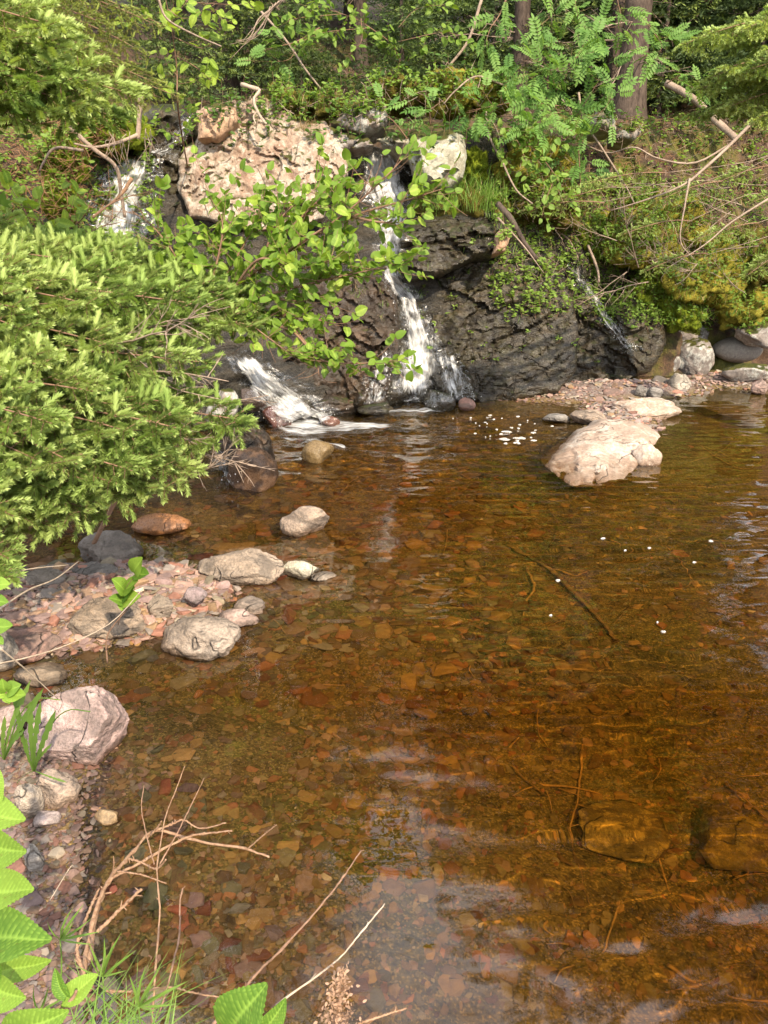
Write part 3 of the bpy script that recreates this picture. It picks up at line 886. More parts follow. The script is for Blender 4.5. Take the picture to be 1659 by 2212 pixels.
boulder('boulder', 'flat red slab at the left, lapped by the inlet', -30, 1358, 135, 1436, 0.0, 177, 'shore_stone', (0.36, 0.18, 0.14), dep=0.8, cuts=9)
boulder('boulder', 'pale grey round boulder cut off by the left frame edge', -60, 1355, 40, 1452, 0.0, 178, 'shore_stone', (0.42, 0.37, 0.31), dep=0.8, cuts=3)
boulder('boulder', 'brown wet rock lying in the small inlet', 30, 1432, 150, 1492, -0.03, 179, 'shore_stone', (0.28, 0.19, 0.11), dep=0.7, cuts=6)
boulder('boulder', 'big pink angular boulder at the near left shore', 56, 1474, 268, 1668, 0, 180, 'shore_stone', (0.56, 0.37, 0.33), dep=0.85, sub=5, cuts=10, rough=0.06, rz=0.9, shear=0.25)
boulder('boulder', 'pink rock behind the big pink boulder at the frame edge', -40, 1532, 70, 1600, 0.06, 181, 'shore_stone', (0.46, 0.30, 0.26), dep=0.8, cuts=9)
boulder('boulder', 'buff block just below the big pink boulder', 80, 1665, 175, 1752, 0.0, 182, 'shore_stone', (0.44, 0.31, 0.22), dep=0.8, cuts=9)
boulder('boulder', 'rounded tan stone left of the buff block', 30, 1694, 92, 1764, 0.05, 183, 'shore_stone', (0.40, 0.31, 0.22), dep=0.8, cuts=5)
boulder('boulder', 'small pinkish grey stone in the near shore gravel', 72, 1755, 132, 1792, 0.02, 184, 'shore_stone', (0.42, 0.31, 0.28), dep=0.8, cuts=9)
boulder('boulder', 'amber wet stone at the near waterline', 205, 1748, 262, 1790, -0.02, 185, 'shore_stone', (0.42, 0.28, 0.12), dep=0.8, cuts=9)
boulder('boulder', 'rough pale stone at the left edge above the large leaves', 50, 1820, 92, 1880, 0.08, 186, 'shore_stone', (0.42, 0.38, 0.33), dep=0.8, cuts=9)
# big rocks under water at the right
boulder('sunken_boulder', 'large sunken boulder in the deep right part of the pool', 1470, 1872, 1640, 1990, -0.48, 190, 'algae_rock', None, dep=1.1, cuts=6, bury=0.2)
boulder('sunken_boulder', 'broad sunken rock below the long sunken twigs', 1235, 1872, 1420, 1960, -0.47, 191, 'algae_rock', None, dep=1.0, cuts=6, bury=0.2)
# ------------------------------------------------------------------ the rocks of the cliff
def outline_rock(name, label, poly, y_top, y_bot, bulge, thick, mat, seed, facets=9, famp=0.12, namp=0.05, step=7.0, cat='rock', bias=(0.0, 0.0), layer=None):
    """a solid rock whose front outline follows poly (picture points) at distances y_top..y_bot"""
    rng = np.random.RandomState(seed)
    P = np.asarray(poly, float)
    # resample and roughen the outline
    pts = []
    for i in range(len(P)):
        a, b = P[i], P[(i + 1) % len(P)]
        L = np.linalg.norm(b - a)
        k = max(1, int(L / step))
        nrm = np.array((b[1] - a[1], a[0] - b[0])) / (L + 1e-9)
        for t in range(k):
            q = a + (b - a) * t / k
            w = 2.5 * vnoise(np.array([[q[0] * 0.06, q[1] * 0.06, seed]]), seed)[0] + 1.5 * vnoise(np.array([[q[0] * 0.2, q[1] * 0.2, seed]]), seed + 1)[0]
            pts.append(q + nrm * w)
    B = np.array(pts)
    lo, hi = B.min(0), B.max(0)
    gx, gy = np.meshgrid(np.arange(lo[0], hi[0], step), np.arange(lo[1], hi[1], step))
    G = np.stack([gx.ravel(), gy.ravel()], 1) + rng.uniform(-0.25, 0.25, (gx.size, 2)) * step
    # inside test and distance to the outline
    def inside(q):
        x, y = q[:, 0:1], q[:, 1:2]
        x0, y0 = B[:, 0][None], B[:, 1][None]
        x1, y1 = np.roll(B[:, 0], -1)[None], np.roll(B[:, 1], -1)[None]
        c = ((y0 > y) != (y1 > y)) & (x < (x1 - x0) * (y - y0) / (y1 - y0 + 1e-12) + x0)
        return c.sum(1) % 2 == 1
    G = G[inside(G)]
    dist = np.sqrt(((G[:, None] - B[None]) ** 2).sum(2)).min(1)
    G, dist = G[dist > step * 0.6], dist[dist > step * 0.6]
    allp = np.concatenate([B, G])
    d = np.concatenate([np.zeros(len(B)), dist])
    nb = len(B)
    r = geometry.delaunay_2d_cdt([Vector(p) for p in allp], [(i, (i + 1) % nb) for i in range(nb)], [], 1, 1e-4)
    uv = np.array([v[:] for v in r[0]])
    T = np.array([list(f) for f in r[2] if len(f) == 3])
    org = np.array([o[0] if o else 0 for o in r[3]])
    d = d[org]
    isb = org < nb
    ext = min(hi - lo) * 0.5
    prof = np.sqrt(np.clip(1 - (1 - np.clip(d / (ext * 0.8), 0, 1)) ** 2, 0, 1))
    t = (uv[:, 1] - lo[1]) / (hi[1] - lo[1])
    Y = y_top + (y_bot - y_top) * t
    # blocky facets
    S = rng.uniform(0, 1, (facets, 2)) * (hi - lo) + lo
    tilt = rng.normal(size=(facets, 2)) * famp / (hi - lo) * 2.2
    off = rng.uniform(-1, 1, facets) * famp
    wob = np.stack([vnoise(np.c_[uv * 0.03, np.full(len(uv), seed)], 1), vnoise(np.c_[uv * 0.03, np.full(len(uv), seed + 9)], 2)], 1) * 14
    dd = ((((uv + wob)[:, None] - S[None]) / (hi - lo)) ** 2).sum(2)
    c = dd.argmin(1)
    rel = off[c] + ((uv - S[c]) * tilt[c]).sum(1)
    w3 = np.c_[uv / 100.0, np.full(len(uv), seed * 1.7)]
    rel = rel + namp * fbm(w3 * 2.2, 4, seed) + namp * 0.6 * (1 - 2 * np.abs(fbm(w3 * 5.0, 3, seed + 3)))
    if layer:                               # slanting beds that stand out as thin steps
        ca, sa = math.cos(layer[0]), math.sin(layer[0])
        q1, q2 = uv[:, 0] * ca + uv[:, 1] * sa, -uv[:, 0] * sa + uv[:, 1] * ca
        ql = q2 / layer[1] + 1.6 * fbm(np.c_[q1 / 90, q2 / 60, np.full(len(uv), seed)], 3, seed + 8)
        st_ = np.floor(ql) ; fr_ = ql - st_
        rel = rel + layer[2] * (fr_ ** 2 - 0.4 + 0.8 * _hash(st_.astype(np.int64), np.floor(q1 / 70 + 0.5 * st_).astype(np.int64), st_.astype(np.int64) * 0, seed))
    rel = rel * np.clip(d / 18.0, 0, 1)
    Yf = Y - bulge * prof - rel + bias[0] * (uv[:, 0] - lo[0]) / (hi[0] - lo[0])
    Yb = Y + thick * (0.15 + prof) + bias[0] * (uv[:, 0] - lo[0]) / (hi[0] - lo[0])
    R = rays(uv)
    Vf = EYE[None] + R * (Yf / R[:, 1])[:, None]
    # the back keeps the outline at the front's own size so that it is no cone towards the eye
    Rm = R / R[:, 1:2]
    Vb = EYE[None] + Rm * Yf[:, None] + np.stack([np.zeros(len(Yb)), Yb - Yf, -0.25 * (Yb - Yf)], 1)
    n = len(uv)
    # orient the front faces to the eye
    a, b_, c_ = Vf[T[:, 0]], Vf[T[:, 1]], Vf[T[:, 2]]
    nn = np.cross(b_ - a, c_ - a)
    flip = (nn * (a - EYE)).sum(1) > 0
    T[flip] = T[flip][:, ::-1]
    idx = np.arange(n)
    back = T[:, ::-1] + n
    # walls between the two along the outline
    lookup = {o: i for i, o in enumerate(org) if o < nb}
    ring = np.array([lookup[i] for i in range(nb) if i in lookup])
    nx = np.roll(ring, -1)
    W = np.stack([ring, ring + n, nx + n, nx], 1)
    V = np.concatenate([Vf, Vb])
    base = np.array((V[:, 0].mean(), V[:, 1].mean(), V[:, 2].min()))
    F = [np.concatenate([T, back]), W]
    me = mesh_np(name, V - base, F, True, [MAT[mat]])
    bm = bmesh.new(); bm.from_mesh(me)
    bmesh.ops.recalc_face_normals(bm, faces=bm.faces[:])
    for e in bm.edges:
        if len(e.link_faces) == 2 and e.calc_face_angle(0) > 0.9: e.smooth = False
    bm.to_mesh(me); bm.free()
    o = receiver(link(name, me, loc=base))
    tag(o, label, cat)
    static(Vf, T)
    return o

outline_rock('boulder', 'large pale buff boulder rising from the pool, the biggest rock in the water', [(1178, 1008), (1205, 980), (1242, 948), (1268, 925), (1300, 908), (1345, 906), (1395, 918), (1426, 942), (1412, 962), (1392, 985), (1372, 1015), (1352, 1044), (1295, 1062), (1235, 1058), (1205, 1035)], 6.85, 5.45, 0.14, 0.5, 'shore_boulder', 216, 8, 0.035, 0.03, step=5.0, cat='boulder')
outline_rock('rock_wall', 'dark wet rock wall beside the upper left fall', [(150, 520), (165, 440), (200, 380), (250, 330), (300, 262), (330, 228), (395, 222), (430, 240), (430, 300), (400, 330), (392, 420), (410, 520), (400, 640), (260, 660), (160, 620)], 8.95, 8.15, 0.10, 0.6, 'wet_cliff', 201, 14, 0.14, 0.08)
outline_rock('cliff_boulder', 'largest sunlit buff and rust boulder between the two falls', [(386, 345), (400, 318), (426, 300), (430, 272), (480, 238), (520, 214), (575, 212), (610, 236), (640, 258), (700, 262), (738, 300), (748, 330), (752, 372), (728, 400), (700, 425), (700, 470), (640, 490), (560, 500), (470, 480), (410, 465), (384, 410)], 8.80, 8.25, 0.14, 0.5, 'pink_granite', 227, 9, 0.09, 0.022, step=4.0, layer=(0.2, 95.0, 0.03), cat='boulder')
outline_rock('cliff_block', 'smooth peach coloured block on the left shoulder of the largest boulder', [(424, 236), (450, 226), (482, 222), (506, 230), (512, 262), (494, 284), (470, 302), (428, 300)], 8.55, 8.36, 0.08, 0.35, 'peach_stone', 203, 4, 0.05, 0.02, step=5.0)
outline_rock('cliff_block', 'grey lichen block with moss left shoulder above the main fall', [(712, 266), (742, 236), (788, 218), (834, 226), (838, 262), (818, 284), (790, 293), (742, 284)], 8.85, 8.7, 0.16, 0.4, 'grey_rock', 204, 6, 0.10, 0.03, step=5.0)
outline_rock('cliff_block', 'brownish wedge under the grey lichen block', [(690, 300), (712, 272), (745, 284), (782, 300), (770, 322), (735, 330), (700, 332)], 8.72, 8.62, 0.10, 0.35, 'grey_rock', 205, 5, 0.07, 0.03, step=5.0)
outline_rock('cliff_block', 'small reddish wedge stone at the lip of the main fall', [(762, 320), (775, 300), (796, 296), (806, 312), (790, 324)], 8.62, 8.56, 0.07, 0.25, 'grey_rock', 206, 3, 0.04, 0.02, step=4.0)
outline_rock('cliff_boulder', 'pale greenish white block right of the main fall', [(812, 300), (850, 288), (900, 280), (945, 284), (985, 280), (1002, 296), (1006, 340), (1000, 384), (965, 408), (925, 404), (895, 372), (884, 335), (850, 322)], 8.78, 8.40, 0.16, 0.5, 'pale_rock', 207, 6, 0.12, 0.022, step=5.0, cat='boulder')
outline_rock('wet_ledge', 'black wet overhanging ledge right of the middle of the main fall', [(852, 510), (880, 482), (930, 468), (1000, 458), (1056, 455), (1096, 470), (1114, 508), (1085, 545), (1030, 556), (960, 590), (890, 600), (858, 570)], 8.50, 8.12, 0.22, 0.6, 'wet_cliff', 208, 9, 0.09, 0.04, step=4.5, layer=(-0.3, 16.0, 0.026))
outline_rock('rock_face', 'broad dark striated rock face streaming with water right of the main fall', [(850, 590), (900, 560), (980, 548), (1060, 540), (1140, 545), (1200, 575), (1236, 640), (1252, 720), (1244, 800), (1205, 846), (1100, 868), (1000, 878), (950, 870), (925, 800), (890, 700), (860, 640)], 8.75, 8.16, 0.16, 0.7, 'wet_cliff', 209, 7, 0.05, 0.03, step=4.5, layer=(-0.6, 15.0, 0.020))
outline_rock('rock_face', 'brown wet rock face left of the lower main fall', [(590, 740), (625, 650), (690, 605), (770, 588), (838, 585), (856, 640), (866, 720), (850, 800), (830, 880), (760, 890), (680, 895), (600, 880)], 8.30, 7.72, 0.16, 0.7, 'wet_brown', 210, 9, 0.09, 0.03, step=4.5, layer=(0.9, 18.0, 0.035))
outline_rock('wet_bank', 'black wet rocky bank carrying the thin right trickle', [(1185, 575), (1240, 545), (1295, 562), (1335, 612), (1392, 640), (1432, 690), (1440, 745), (1404, 802), (1340, 826), (1260, 842), (1205, 830), (1215, 700)], 9.55, 8.95, 0.16, 0.7, 'wet_cliff', 211, 12, 0.09, 0.04, step=4.5, layer=(0.5, 16.0, 0.025))
outline_rock('cliff_block', 'pinkish broken end of the black wet ledge', [(1070, 505), (1095, 490), (1104, 515), (1092, 542), (1066, 548)], 8.10, 8.02, 0.08, 0.3, 'peach_stone', 212, 3, 0.04, 0.02, step=4.0)
outline_rock('slope_rock', 'grey lichen rock on the forest slope under the rowan', [(1290, 240), (1310, 230), (1328, 255), (1330, 280), (1300, 284), (1282, 268)], 10.2, 10.0, 0.1, 0.4, 'pale_rock', 213, 4, 0.06, 0.02, step=4.0)
outline_rock('slope_rock', 'flat pale rock beside the big trunks on the slope', [(1330, 268), (1372, 262), (1392, 282), (1368, 304), (1330, 300)], 10.3, 10.1, 0.1, 0.4, 'grey_rock', 214, 4, 0.06, 0.02, step=4.0)
_bvh[0] = None
# ------------------------------------------------------------------ falling water and foam
def fall_mat(name, seed, cover):
    t = NT(name)
    f = t.attr('flow', 'Vector')
    v = t.mapping(f, (16.0, 2.6, 1.0), (0, 0, 0), (seed, seed * 2.0, 0))
    a = t.noise(v, 1.0, 5, 0.62, 0.7)
    b = t.noise(t.mapping(f, (50.0, 11.0, 1.0), (0, 0, 0), (0, seed, 0)), 1.0, 3, 0.6, 0.4)
    big = t.noise(t.mapping(f, (4.0, 3.0, 1.0), (0, 0, 0), (seed, 0, 0)), 1.0, 2, 0.5)
    e = t.attr('edge')
    x = t.math('ADD', t.math('MULTIPLY', a, 1.0), t.math('MULTIPLY', b, 0.55))
    x = t.math('ADD', x, t.math('MULTIPLY', t.math('SUBTRACT', big, 0.5), 0.8))
    x = t.math('ADD', x, t.math('MULTIPLY', t.math('SUBTRACT', e, 1.0), 1.0))
    al = t.ramp(x, [(0.80 - cover * 0.4, 0.0), (1.16 - cover * 0.4, 1.0)])
    w = t.bsdf(Base_Color=(0.83, 0.82, 0.80), Roughness=0.35, Normal=t.bump(t.math('ADD', a, b), 0.03, 0.8), Specular_IOR_Level=0.5)
    tr = t.n('BsdfTranslucent', {'Color': (0.80, 0.82, 0.84)})
    ws = t.n('MixShader', {0: 0.3, 1: w.outputs[0], 2: tr.outputs[0]})
    cl = t.n('BsdfTransparent', {'Color': (0.97, 0.97, 0.96)})
    gl = t.n('BsdfGlossy', {'Color': (1, 1, 1), 'Roughness': 0.12, 'Normal': t.bump(a, 0.03, 0.9)})
    film = t.n('MixShader', {0: 0.06, 1: cl.outputs[0], 2: gl.outputs[0]})
    MAT[name] = t.surf(t.n('MixShader', {0: al, 1: film.outputs[0], 2: ws.outputs[0]}))

def fall_sheet(path, lift, seed, n=110, m=26, zmin=None, spread=1.0):
    P = np.asarray(path, float)
    s = np.linspace(0, len(P) - 1, n)
    C = np.stack([np.interp(s, np.arange(len(P)), P[:, k]) for k in range(3)], 1)
    # smooth
    for _ in range(4):
        C[1:-1] = 0.25 * C[:-2] + 0.5 * C[1:-1] + 0.25 * C[2:]
    k = np.linspace(-1, 1, m)
    tan = np.gradient(C[:, :2], axis=0); tan /= np.linalg.norm(tan, axis=1)[:, None] + 1e-9
    nor = np.stack([tan[:, 1], -tan[:, 0]], 1)
    nor = nor * 0.35 + np.array((-1.0, 0.0)) * 0.65 * np.sign(-nor[:, :1] + 1e-6) * 1.0
    nor /= np.linalg.norm(nor, axis=1)[:, None]
    W = C[:, 2] * spread * (1 + 0.22 * vnoise(np.stack([s * 1.3, np.zeros(n), np.full(n, seed)], 1), seed))
    UV = C[:, None, :2] + nor[:, None] * (W[:, None] * k[None])[..., None]
    Y = np.full((n, m), np.nan)
    for i in range(n):
        for j in range(m):
            h, _n = hit(UV[i, j, 0], UV[i, j, 1])
            if h is not None: Y[i, j] = h[1]
    med = np.nanmedian(Y, 1, keepdims=True)
    Y = np.where(np.isnan(Y) | (np.abs(Y - med) > 0.55), med, Y)
    for _ in range(3):
        Y[1:-1] = np.minimum(Y[1:-1], 0.25 * Y[:-2] + 0.5 * Y[1:-1] + 0.25 * Y[2:])
        Y[:, 1:-1] = np.minimum(Y[:, 1:-1], 0.25 * Y[:, :-2] + 0.5 * Y[:, 1:-1] + 0.25 * Y[:, 2:])
    pn = np.stack([np.repeat(s * 2.2, m), np.tile(k * 5, n), np.full(n * m, seed * 1.0)], 1)
    Y = Y - lift - 0.035 * (fbm(pn, 3, seed).reshape(n, m) + 0.3) * (1 - 0.6 * k[None] ** 2)
    R = rays(UV.reshape(-1, 2))
    V = EYE[None] + R * (Y.ravel() / R[:, 1])[:, None]
    if zmin is not None:
        V[:, 2] = np.maximum(V[:, 2], zmin + 0.02 * fbm(V * 9.0, 2, seed))
    G = V.reshape(n, m, 3)
    L = np.concatenate([[0], np.cumsum(np.linalg.norm(np.diff(G[:, m // 2], axis=0), axis=1))])
    wid = np.linalg.norm(G[:, -1] - G[:, 0], axis=1)
    flow = np.stack([(k[None] * 0.5 * wid[:, None]), np.repeat(L[:, None], m, 1), np.full((n, m), seed * 0.37)], -1).reshape(-1, 3)
    end = np.minimum(1, np.minimum(np.arange(n), np.arange(n)[::-1]) / 9.0)
    edge = (np.clip((1 - np.abs(k)) * 1.7, 0, 1)[None] * (0.15 + 0.85 * end[:, None])).ravel()
    i = np.arange(n - 1)[:, None] * m + np.arange(m - 1)[None]
    Q = np.stack([i, i + m, i + m + 1, i + 1], -1).reshape(-1, 4)
    return V, Q, flow, edge

def spray(pts, r, n, seed, rr=(0.0015, 0.0048)):
    rng = np.random.RandomState(seed)
    A = Acc()
    V, T = ico(1)
    for _ in range(n):
        c = pts[rng.randint(len(pts))] + np.array((rng.normal() * r, -abs(rng.normal()) * r * 0.8, abs(rng.normal()) * r * 0.7))
        A.add(V * rng.uniform(*rr) * np.array((1, 1, rng.uniform(0.8, 2.0))) + c, T)
    return A

def waterfall(label, path, mats, seed, lifts=(0.03, 0.06), sp=(1.0, 0.75), drops=120, zmin=None, n=110, m=26):
    root = None
    for li, (lf, s_) in enumerate(zip(lifts, sp)):
        V, Q, flow, edge = fall_sheet(path, lf, seed + li * 7, n, m, zmin, s_)
        if root is None:
            base = np.array((V[:, 0].mean(), V[:, 1].min(), V[:, 2].min()))
            root = empty('waterfall', base)
            tag(root, label, 'waterfall')
            keep = V
        o = link('water_sheet', mesh_np('water_sheet', V - base, Q, True, [MAT[mats[li]]], None, {'flow': flow, 'edge': edge}), root)
        o['kind'] = 'stuff'
    pts = keep[int(len(keep) * 0.6):]
    A = spray(pts, 0.028, max(8, drops // 2), seed)
    o = link('spray', A.mesh('spray', [MAT['foam']]), root, loc=None)
    o.data.transform(Matrix.Translation(-Vector(base)))
    o['kind'] = 'stuff'
    return root
fall_mat('fall_thick', 1.3, 0.72)
fall_mat('fall_mid', 2.3, 0.66)
fall_mat('fall_thin', 4.1, 0.36)
fall_mat('fall_veil', 7.7, 0.22)
waterfall('tall white main waterfall dropping down the dark cliff in the centre',
          [(822, 312, 62), (826, 350, 60), (830, 400, 62), (840, 440, 62), (850, 470, 58), (846, 500, 46), (842, 530, 34), (842, 560, 28), (846, 596, 24), (864, 622, 28), (882, 645, 28), (893, 690, 36), (902, 740, 50), (900, 790, 62), (896, 830, 70), (896, 880, 74)], ('fall_thin', 'fall_mid'), 31, (0.025, 0.05), (1.1, 0.8), 260, zmin=0.005, n=150, m=30)
waterfall('broad white fall at the upper left half hidden by leaves', [(296, 336, 50), (288, 360, 58), (274, 400, 64), (260, 440, 70), (250, 490, 76), (246, 540, 76), (252, 600, 70)], ('fall_thin', 'fall_thick'), 41, (0.03, 0.06), (1.15, 0.85), 140)
waterfall('white cascade tumbling over dark red rocks into the pool at the left', [(515, 760, 26), (545, 796, 36), (570, 826, 48), (600, 856, 58), (630, 884, 66), (665, 906, 66), (720, 918, 50)], ('fall_thin', 'fall_mid'), 51, (0.02, 0.05), (1.2, 0.95), 260, zmin=0.01, n=90)
waterfall('thin trickle down the black bank at the right', [(1235, 566, 12), (1246, 592, 14), (1264, 622, 14), (1290, 652, 13), (1306, 682, 10), (1330, 712, 14), (1350, 742, 14), (1366, 760, 20)], ('fall_thin',), 61, (0.025,), (1.2,), 60)
waterfall('narrow dark stream sliding behind the peach block at the upper left', [(408, 246, 12), (400, 272, 15), (385, 300, 18), (360, 325, 26), (330, 338, 34)], ('fall_veil',), 71, (0.03,), (1.2,), 0 + 12)
waterfall('side veil of drips at the left foot of the main waterfall', [(838, 760, 14), (826, 800, 24), (812, 840, 26), (806, 874, 30)], ('fall_veil',), 81, (0.025,), (1.2,), 40, zmin=0.005)
waterfall('film of falling drops at the right foot of the main waterfall', [(960, 760, 22), (972, 800, 26), (985, 840, 28), (990, 870, 28)], ('fall_veil',), 83, (0.025,), (1.2,), 30, zmin=0.005)
waterfall('little spout beside the wet brown boulder at the spruce tips', [(470, 975, 14), (478, 1000, 15), (484, 1030, 14), (488, 1048, 14)], ('fall_thin',), 91, (0.03,), (1.2,), 40, zmin=0.005)

def foam_streak(label, path, seed, cov='fall_thin'):
    """white water riding on the pool surface"""
    P = np.asarray(path, float)
    n, m = 60, 16
    s = np.linspace(0, len(P) - 1, n)
    C = np.stack([np.interp(s, np.arange(len(P)), P[:, k]) for k in range(3)], 1)
    k = np.linspace(-1, 1, m)
    W = C[:, 2] * (1 + 0.3 * vnoise(np.stack([s * 2, s * 0, np.full(n, seed)], 1), seed))
    UV = C[:, None, :2] + np.stack([0 * W[:, None] * k[None], W[:, None] * k[None]], -1)
    R = rays(UV.reshape(-1, 2))
    V = EYE[None] + R * ((0.012 - CAM_H) / R[:, 2])[:, None]
    V[:, 2] += 0.018 * (fbm(V * 7.0, 3, seed) + 0.4) * (1 - np.tile(k, n) ** 2)
    V[:, 2] = np.maximum(V[:, 2], water_h(V[:, 0], V[:, 1]) + 0.004)
    G = V.reshape(n, m, 3)
    L = np.concatenate([[0], np.cumsum(np.linalg.norm(np.diff(G[:, m // 2], axis=0), axis=1))])
    wid = np.linalg.norm(G[:, -1] - G[:, 0], axis=1)
    flow = np.stack([k[None] * 0.5 * wid[:, None], np.repeat(L[:, None], m, 1), np.full((n, m), seed * 0.4)], -1).reshape(-1, 3)
    edge = (np.clip((1 - np.abs(k)) * 2, 0, 1)[None] * np.minimum(1, np.minimum(np.arange(n), np.arange(n)[::-1]) / 12.0)[:, None]).ravel()
    i = np.arange(n - 1)[:, None] * m + np.arange(m - 1)[None]
    Q = np.stack([i, i + m, i + m + 1, i + 1], -1).reshape(-1, 4)
    base = V.mean(0)
    o = link('white_water', mesh_np('white_water', V - base, Q, True, [MAT[cov]], None, {'flow': flow, 'edge': edge}), loc=base)
    tag(o, label, 'white water', None, 'stuff')
foam_streak('churned white water running out from the left cascade into the pool', [(520, 900, 16), (600, 915, 22), (660, 924, 24), (720, 922, 19), (780, 920, 14), (850, 922, 9), (920, 932, 6)], 5, 'fall_mid')
foam_streak('line of foam where the main fall meets the pool', [(780, 886, 4), (840, 888, 6), (900, 888, 8), (960, 884, 7), (1005, 872, 6)], 6, 'fall_thin')
foam_streak('foam lapping round the small dark ochre rock', [(590, 940, 5), (630, 950, 6), (680, 952, 6), (740, 966, 5), (760, 972, 4)], 7, 'fall_thin')

def foam_patch(u, v, w, seed):
    rng = np.random.RandomState(seed)
    c = onz(u, v, 0.0)
    sc = w / FPX * ((c - EYE) @ FWD)
    n = 14
    th = np.arange(n) * 2 * math.pi / n
    ph = rng.uniform(0, 6.28, 3)
    rr = 1 + 0.22 * np.sin(2 * th + ph[0]) + 0.15 * np.sin(3 * th + ph[1]) + 0.08 * np.sin(5 * th + ph[2])
    el = rng.uniform(0.45, 1.0)
    V = [np.stack([np.cos(th) * rr * q * sc / 2, np.sin(th) * rr * q * sc / 2 * el, np.full(n, z)], 1) for q, z in ((1.0, -0.002), (0.93, 0.004), (0.6, 0.007))]
    V = np.concatenate(V + [np.array([[0, 0, 0.008]])])
    i = np.arange(n); j = (i + 1) % n
    Q = np.concatenate([np.stack([i + a * n, j + a * n, j + a * n + n, i + a * n + n], 1) for a in (0, 1)])
    T = np.stack([i + 2 * n, j + 2 * n, np.full(n, 3 * n)], 1)
    hh = float(water_h(np.array([c[0]]), np.array([c[1]]))[0])
    o = link('foam_patch', mesh_np('foam_patch', V, [T, Q], True, [MAT['foam_thin']]), loc=(c[0], c[1], hh + 0.001))
    return o
rng = np.random.RandomState(77)
for k in range(40):
    u = 1075 + rng.normal() * 75; v = 922 + rng.normal() * 22 + (u - 1085) * 0.15
    if k % 4 == 0: u, v = 1130 + rng.normal() * 22, 948 + rng.normal() * 12
    if not (970 < u < 1200 and 892 < v < 985): continue
    tag(foam_patch(u, v, rng.uniform(2.5, 8) if k % 4 else rng.uniform(9, 20), 500 + k), 'small white foam fleck floating left of the largest pool boulder', 'foam', 'foam flecks left of the largest boulder')
for k, (u, v, w, t) in enumerate([(1303, 1164, 10, 'white bubble below the largest pool boulder, the biggest of the lone bubbles'), (1205, 1255, 9, 'white bubble at the upper end of the sunken log'), (1433, 1365, 9, 'white bubble right of the sunken log'),
        (1402, 1185, 7, 'white bubble in the dark water right of the lone biggest bubble'), (1500, 1215, 7, 'white bubble far right in the dark water'), (1535, 1170, 8, 'white bubble nearest the green patch at the right edge'), (1190, 1330, 6, 'tiny white bubble on the sunken log'), (1350, 1190, 6, 'tiny white bubble between two others in dark water'), (1420, 1345, 5, 'tiny white fleck above the bubble right of the log')]):
    tag(foam_patch(u, v, w, 600 + k), t, 'foam')
# ------------------------------------------------------------------ vegetation: builders
def unit(v):
    v = np.asarray(v, float)
    return v / (np.linalg.norm(v) + 1e-9)

def frame_to(d, n):
    """matrix with columns tip direction, side, upper face"""
    d = unit(d)
    n = np.asarray(n, float) - (np.asarray(n, float) @ d) * d
    n = unit(n if np.linalg.norm(n) > 1e-4 else np.array((0.1, 0.2, 1)))
    return np.stack([d, np.cross(n, d), n], 1)

def many(tmpl, M, P):
    """copies of a template (V, F) under matrices M (k,3,3) at P (k,3)"""
    V, F = tmpl
    k = len(P)
    W = np.einsum('kij,vj->kvi', M, V) + P[:, None]
    Fi = F[None] + (np.arange(k) * len(V))[:, None, None]
    return W.reshape(-1, 3), Fi.reshape(-1, F.shape[1])

def needles(p0, p1, n, ln, w, rng, fwd=0.75, flat=0.0, up=(0, 0, 1)):
    """n thin needles round the twig p0-p1; returns V, Q"""
    p0, p1 = np.asarray(p0, float), np.asarray(p1, float)
    ax = unit(p1 - p0)
    ref = np.array((0.3, 0.2, 0.93)) if abs(ax[2]) < 0.9 else np.array((0.93, 0.3, 0.2))
    a = unit(np.cross(ax, ref)); b = np.cross(ax, a)
    t = (np.arange(n) + rng.uniform(0, 1, n)) / n
    ph = rng.uniform(0, 2 * math.pi, n)
    rd = np.cos(ph)[:, None] * a + np.sin(ph)[:, None] * b
    rd = rd + np.asarray(up) * 0.35
    rd /= np.linalg.norm(rd, axis=1)[:, None]
    f = fwd + rng.uniform(-0.2, 0.2, n) + 0.9 * np.clip(t - 0.85, 0, 1) / 0.15
    d = rd + ax * f[:, None]
    d /= np.linalg.norm(d, axis=1)[:, None]
    sd = np.cross(d, ax); sd /= np.linalg.norm(sd, axis=1)[:, None] + 1e-9
    base = p0 + (p1 - p0) * t[:, None]
    L = ln * rng.uniform(0.75, 1.15, n)[:, None]
    V = np.stack([base, base + d * L * 0.45 + sd * w / 2, base + d * L, base + d * L * 0.45 - sd * w / 2], 1).reshape(-1, 3)
    Q = (np.arange(n) * 4)[:, None] + np.arange(4)[None]
    return V, Q

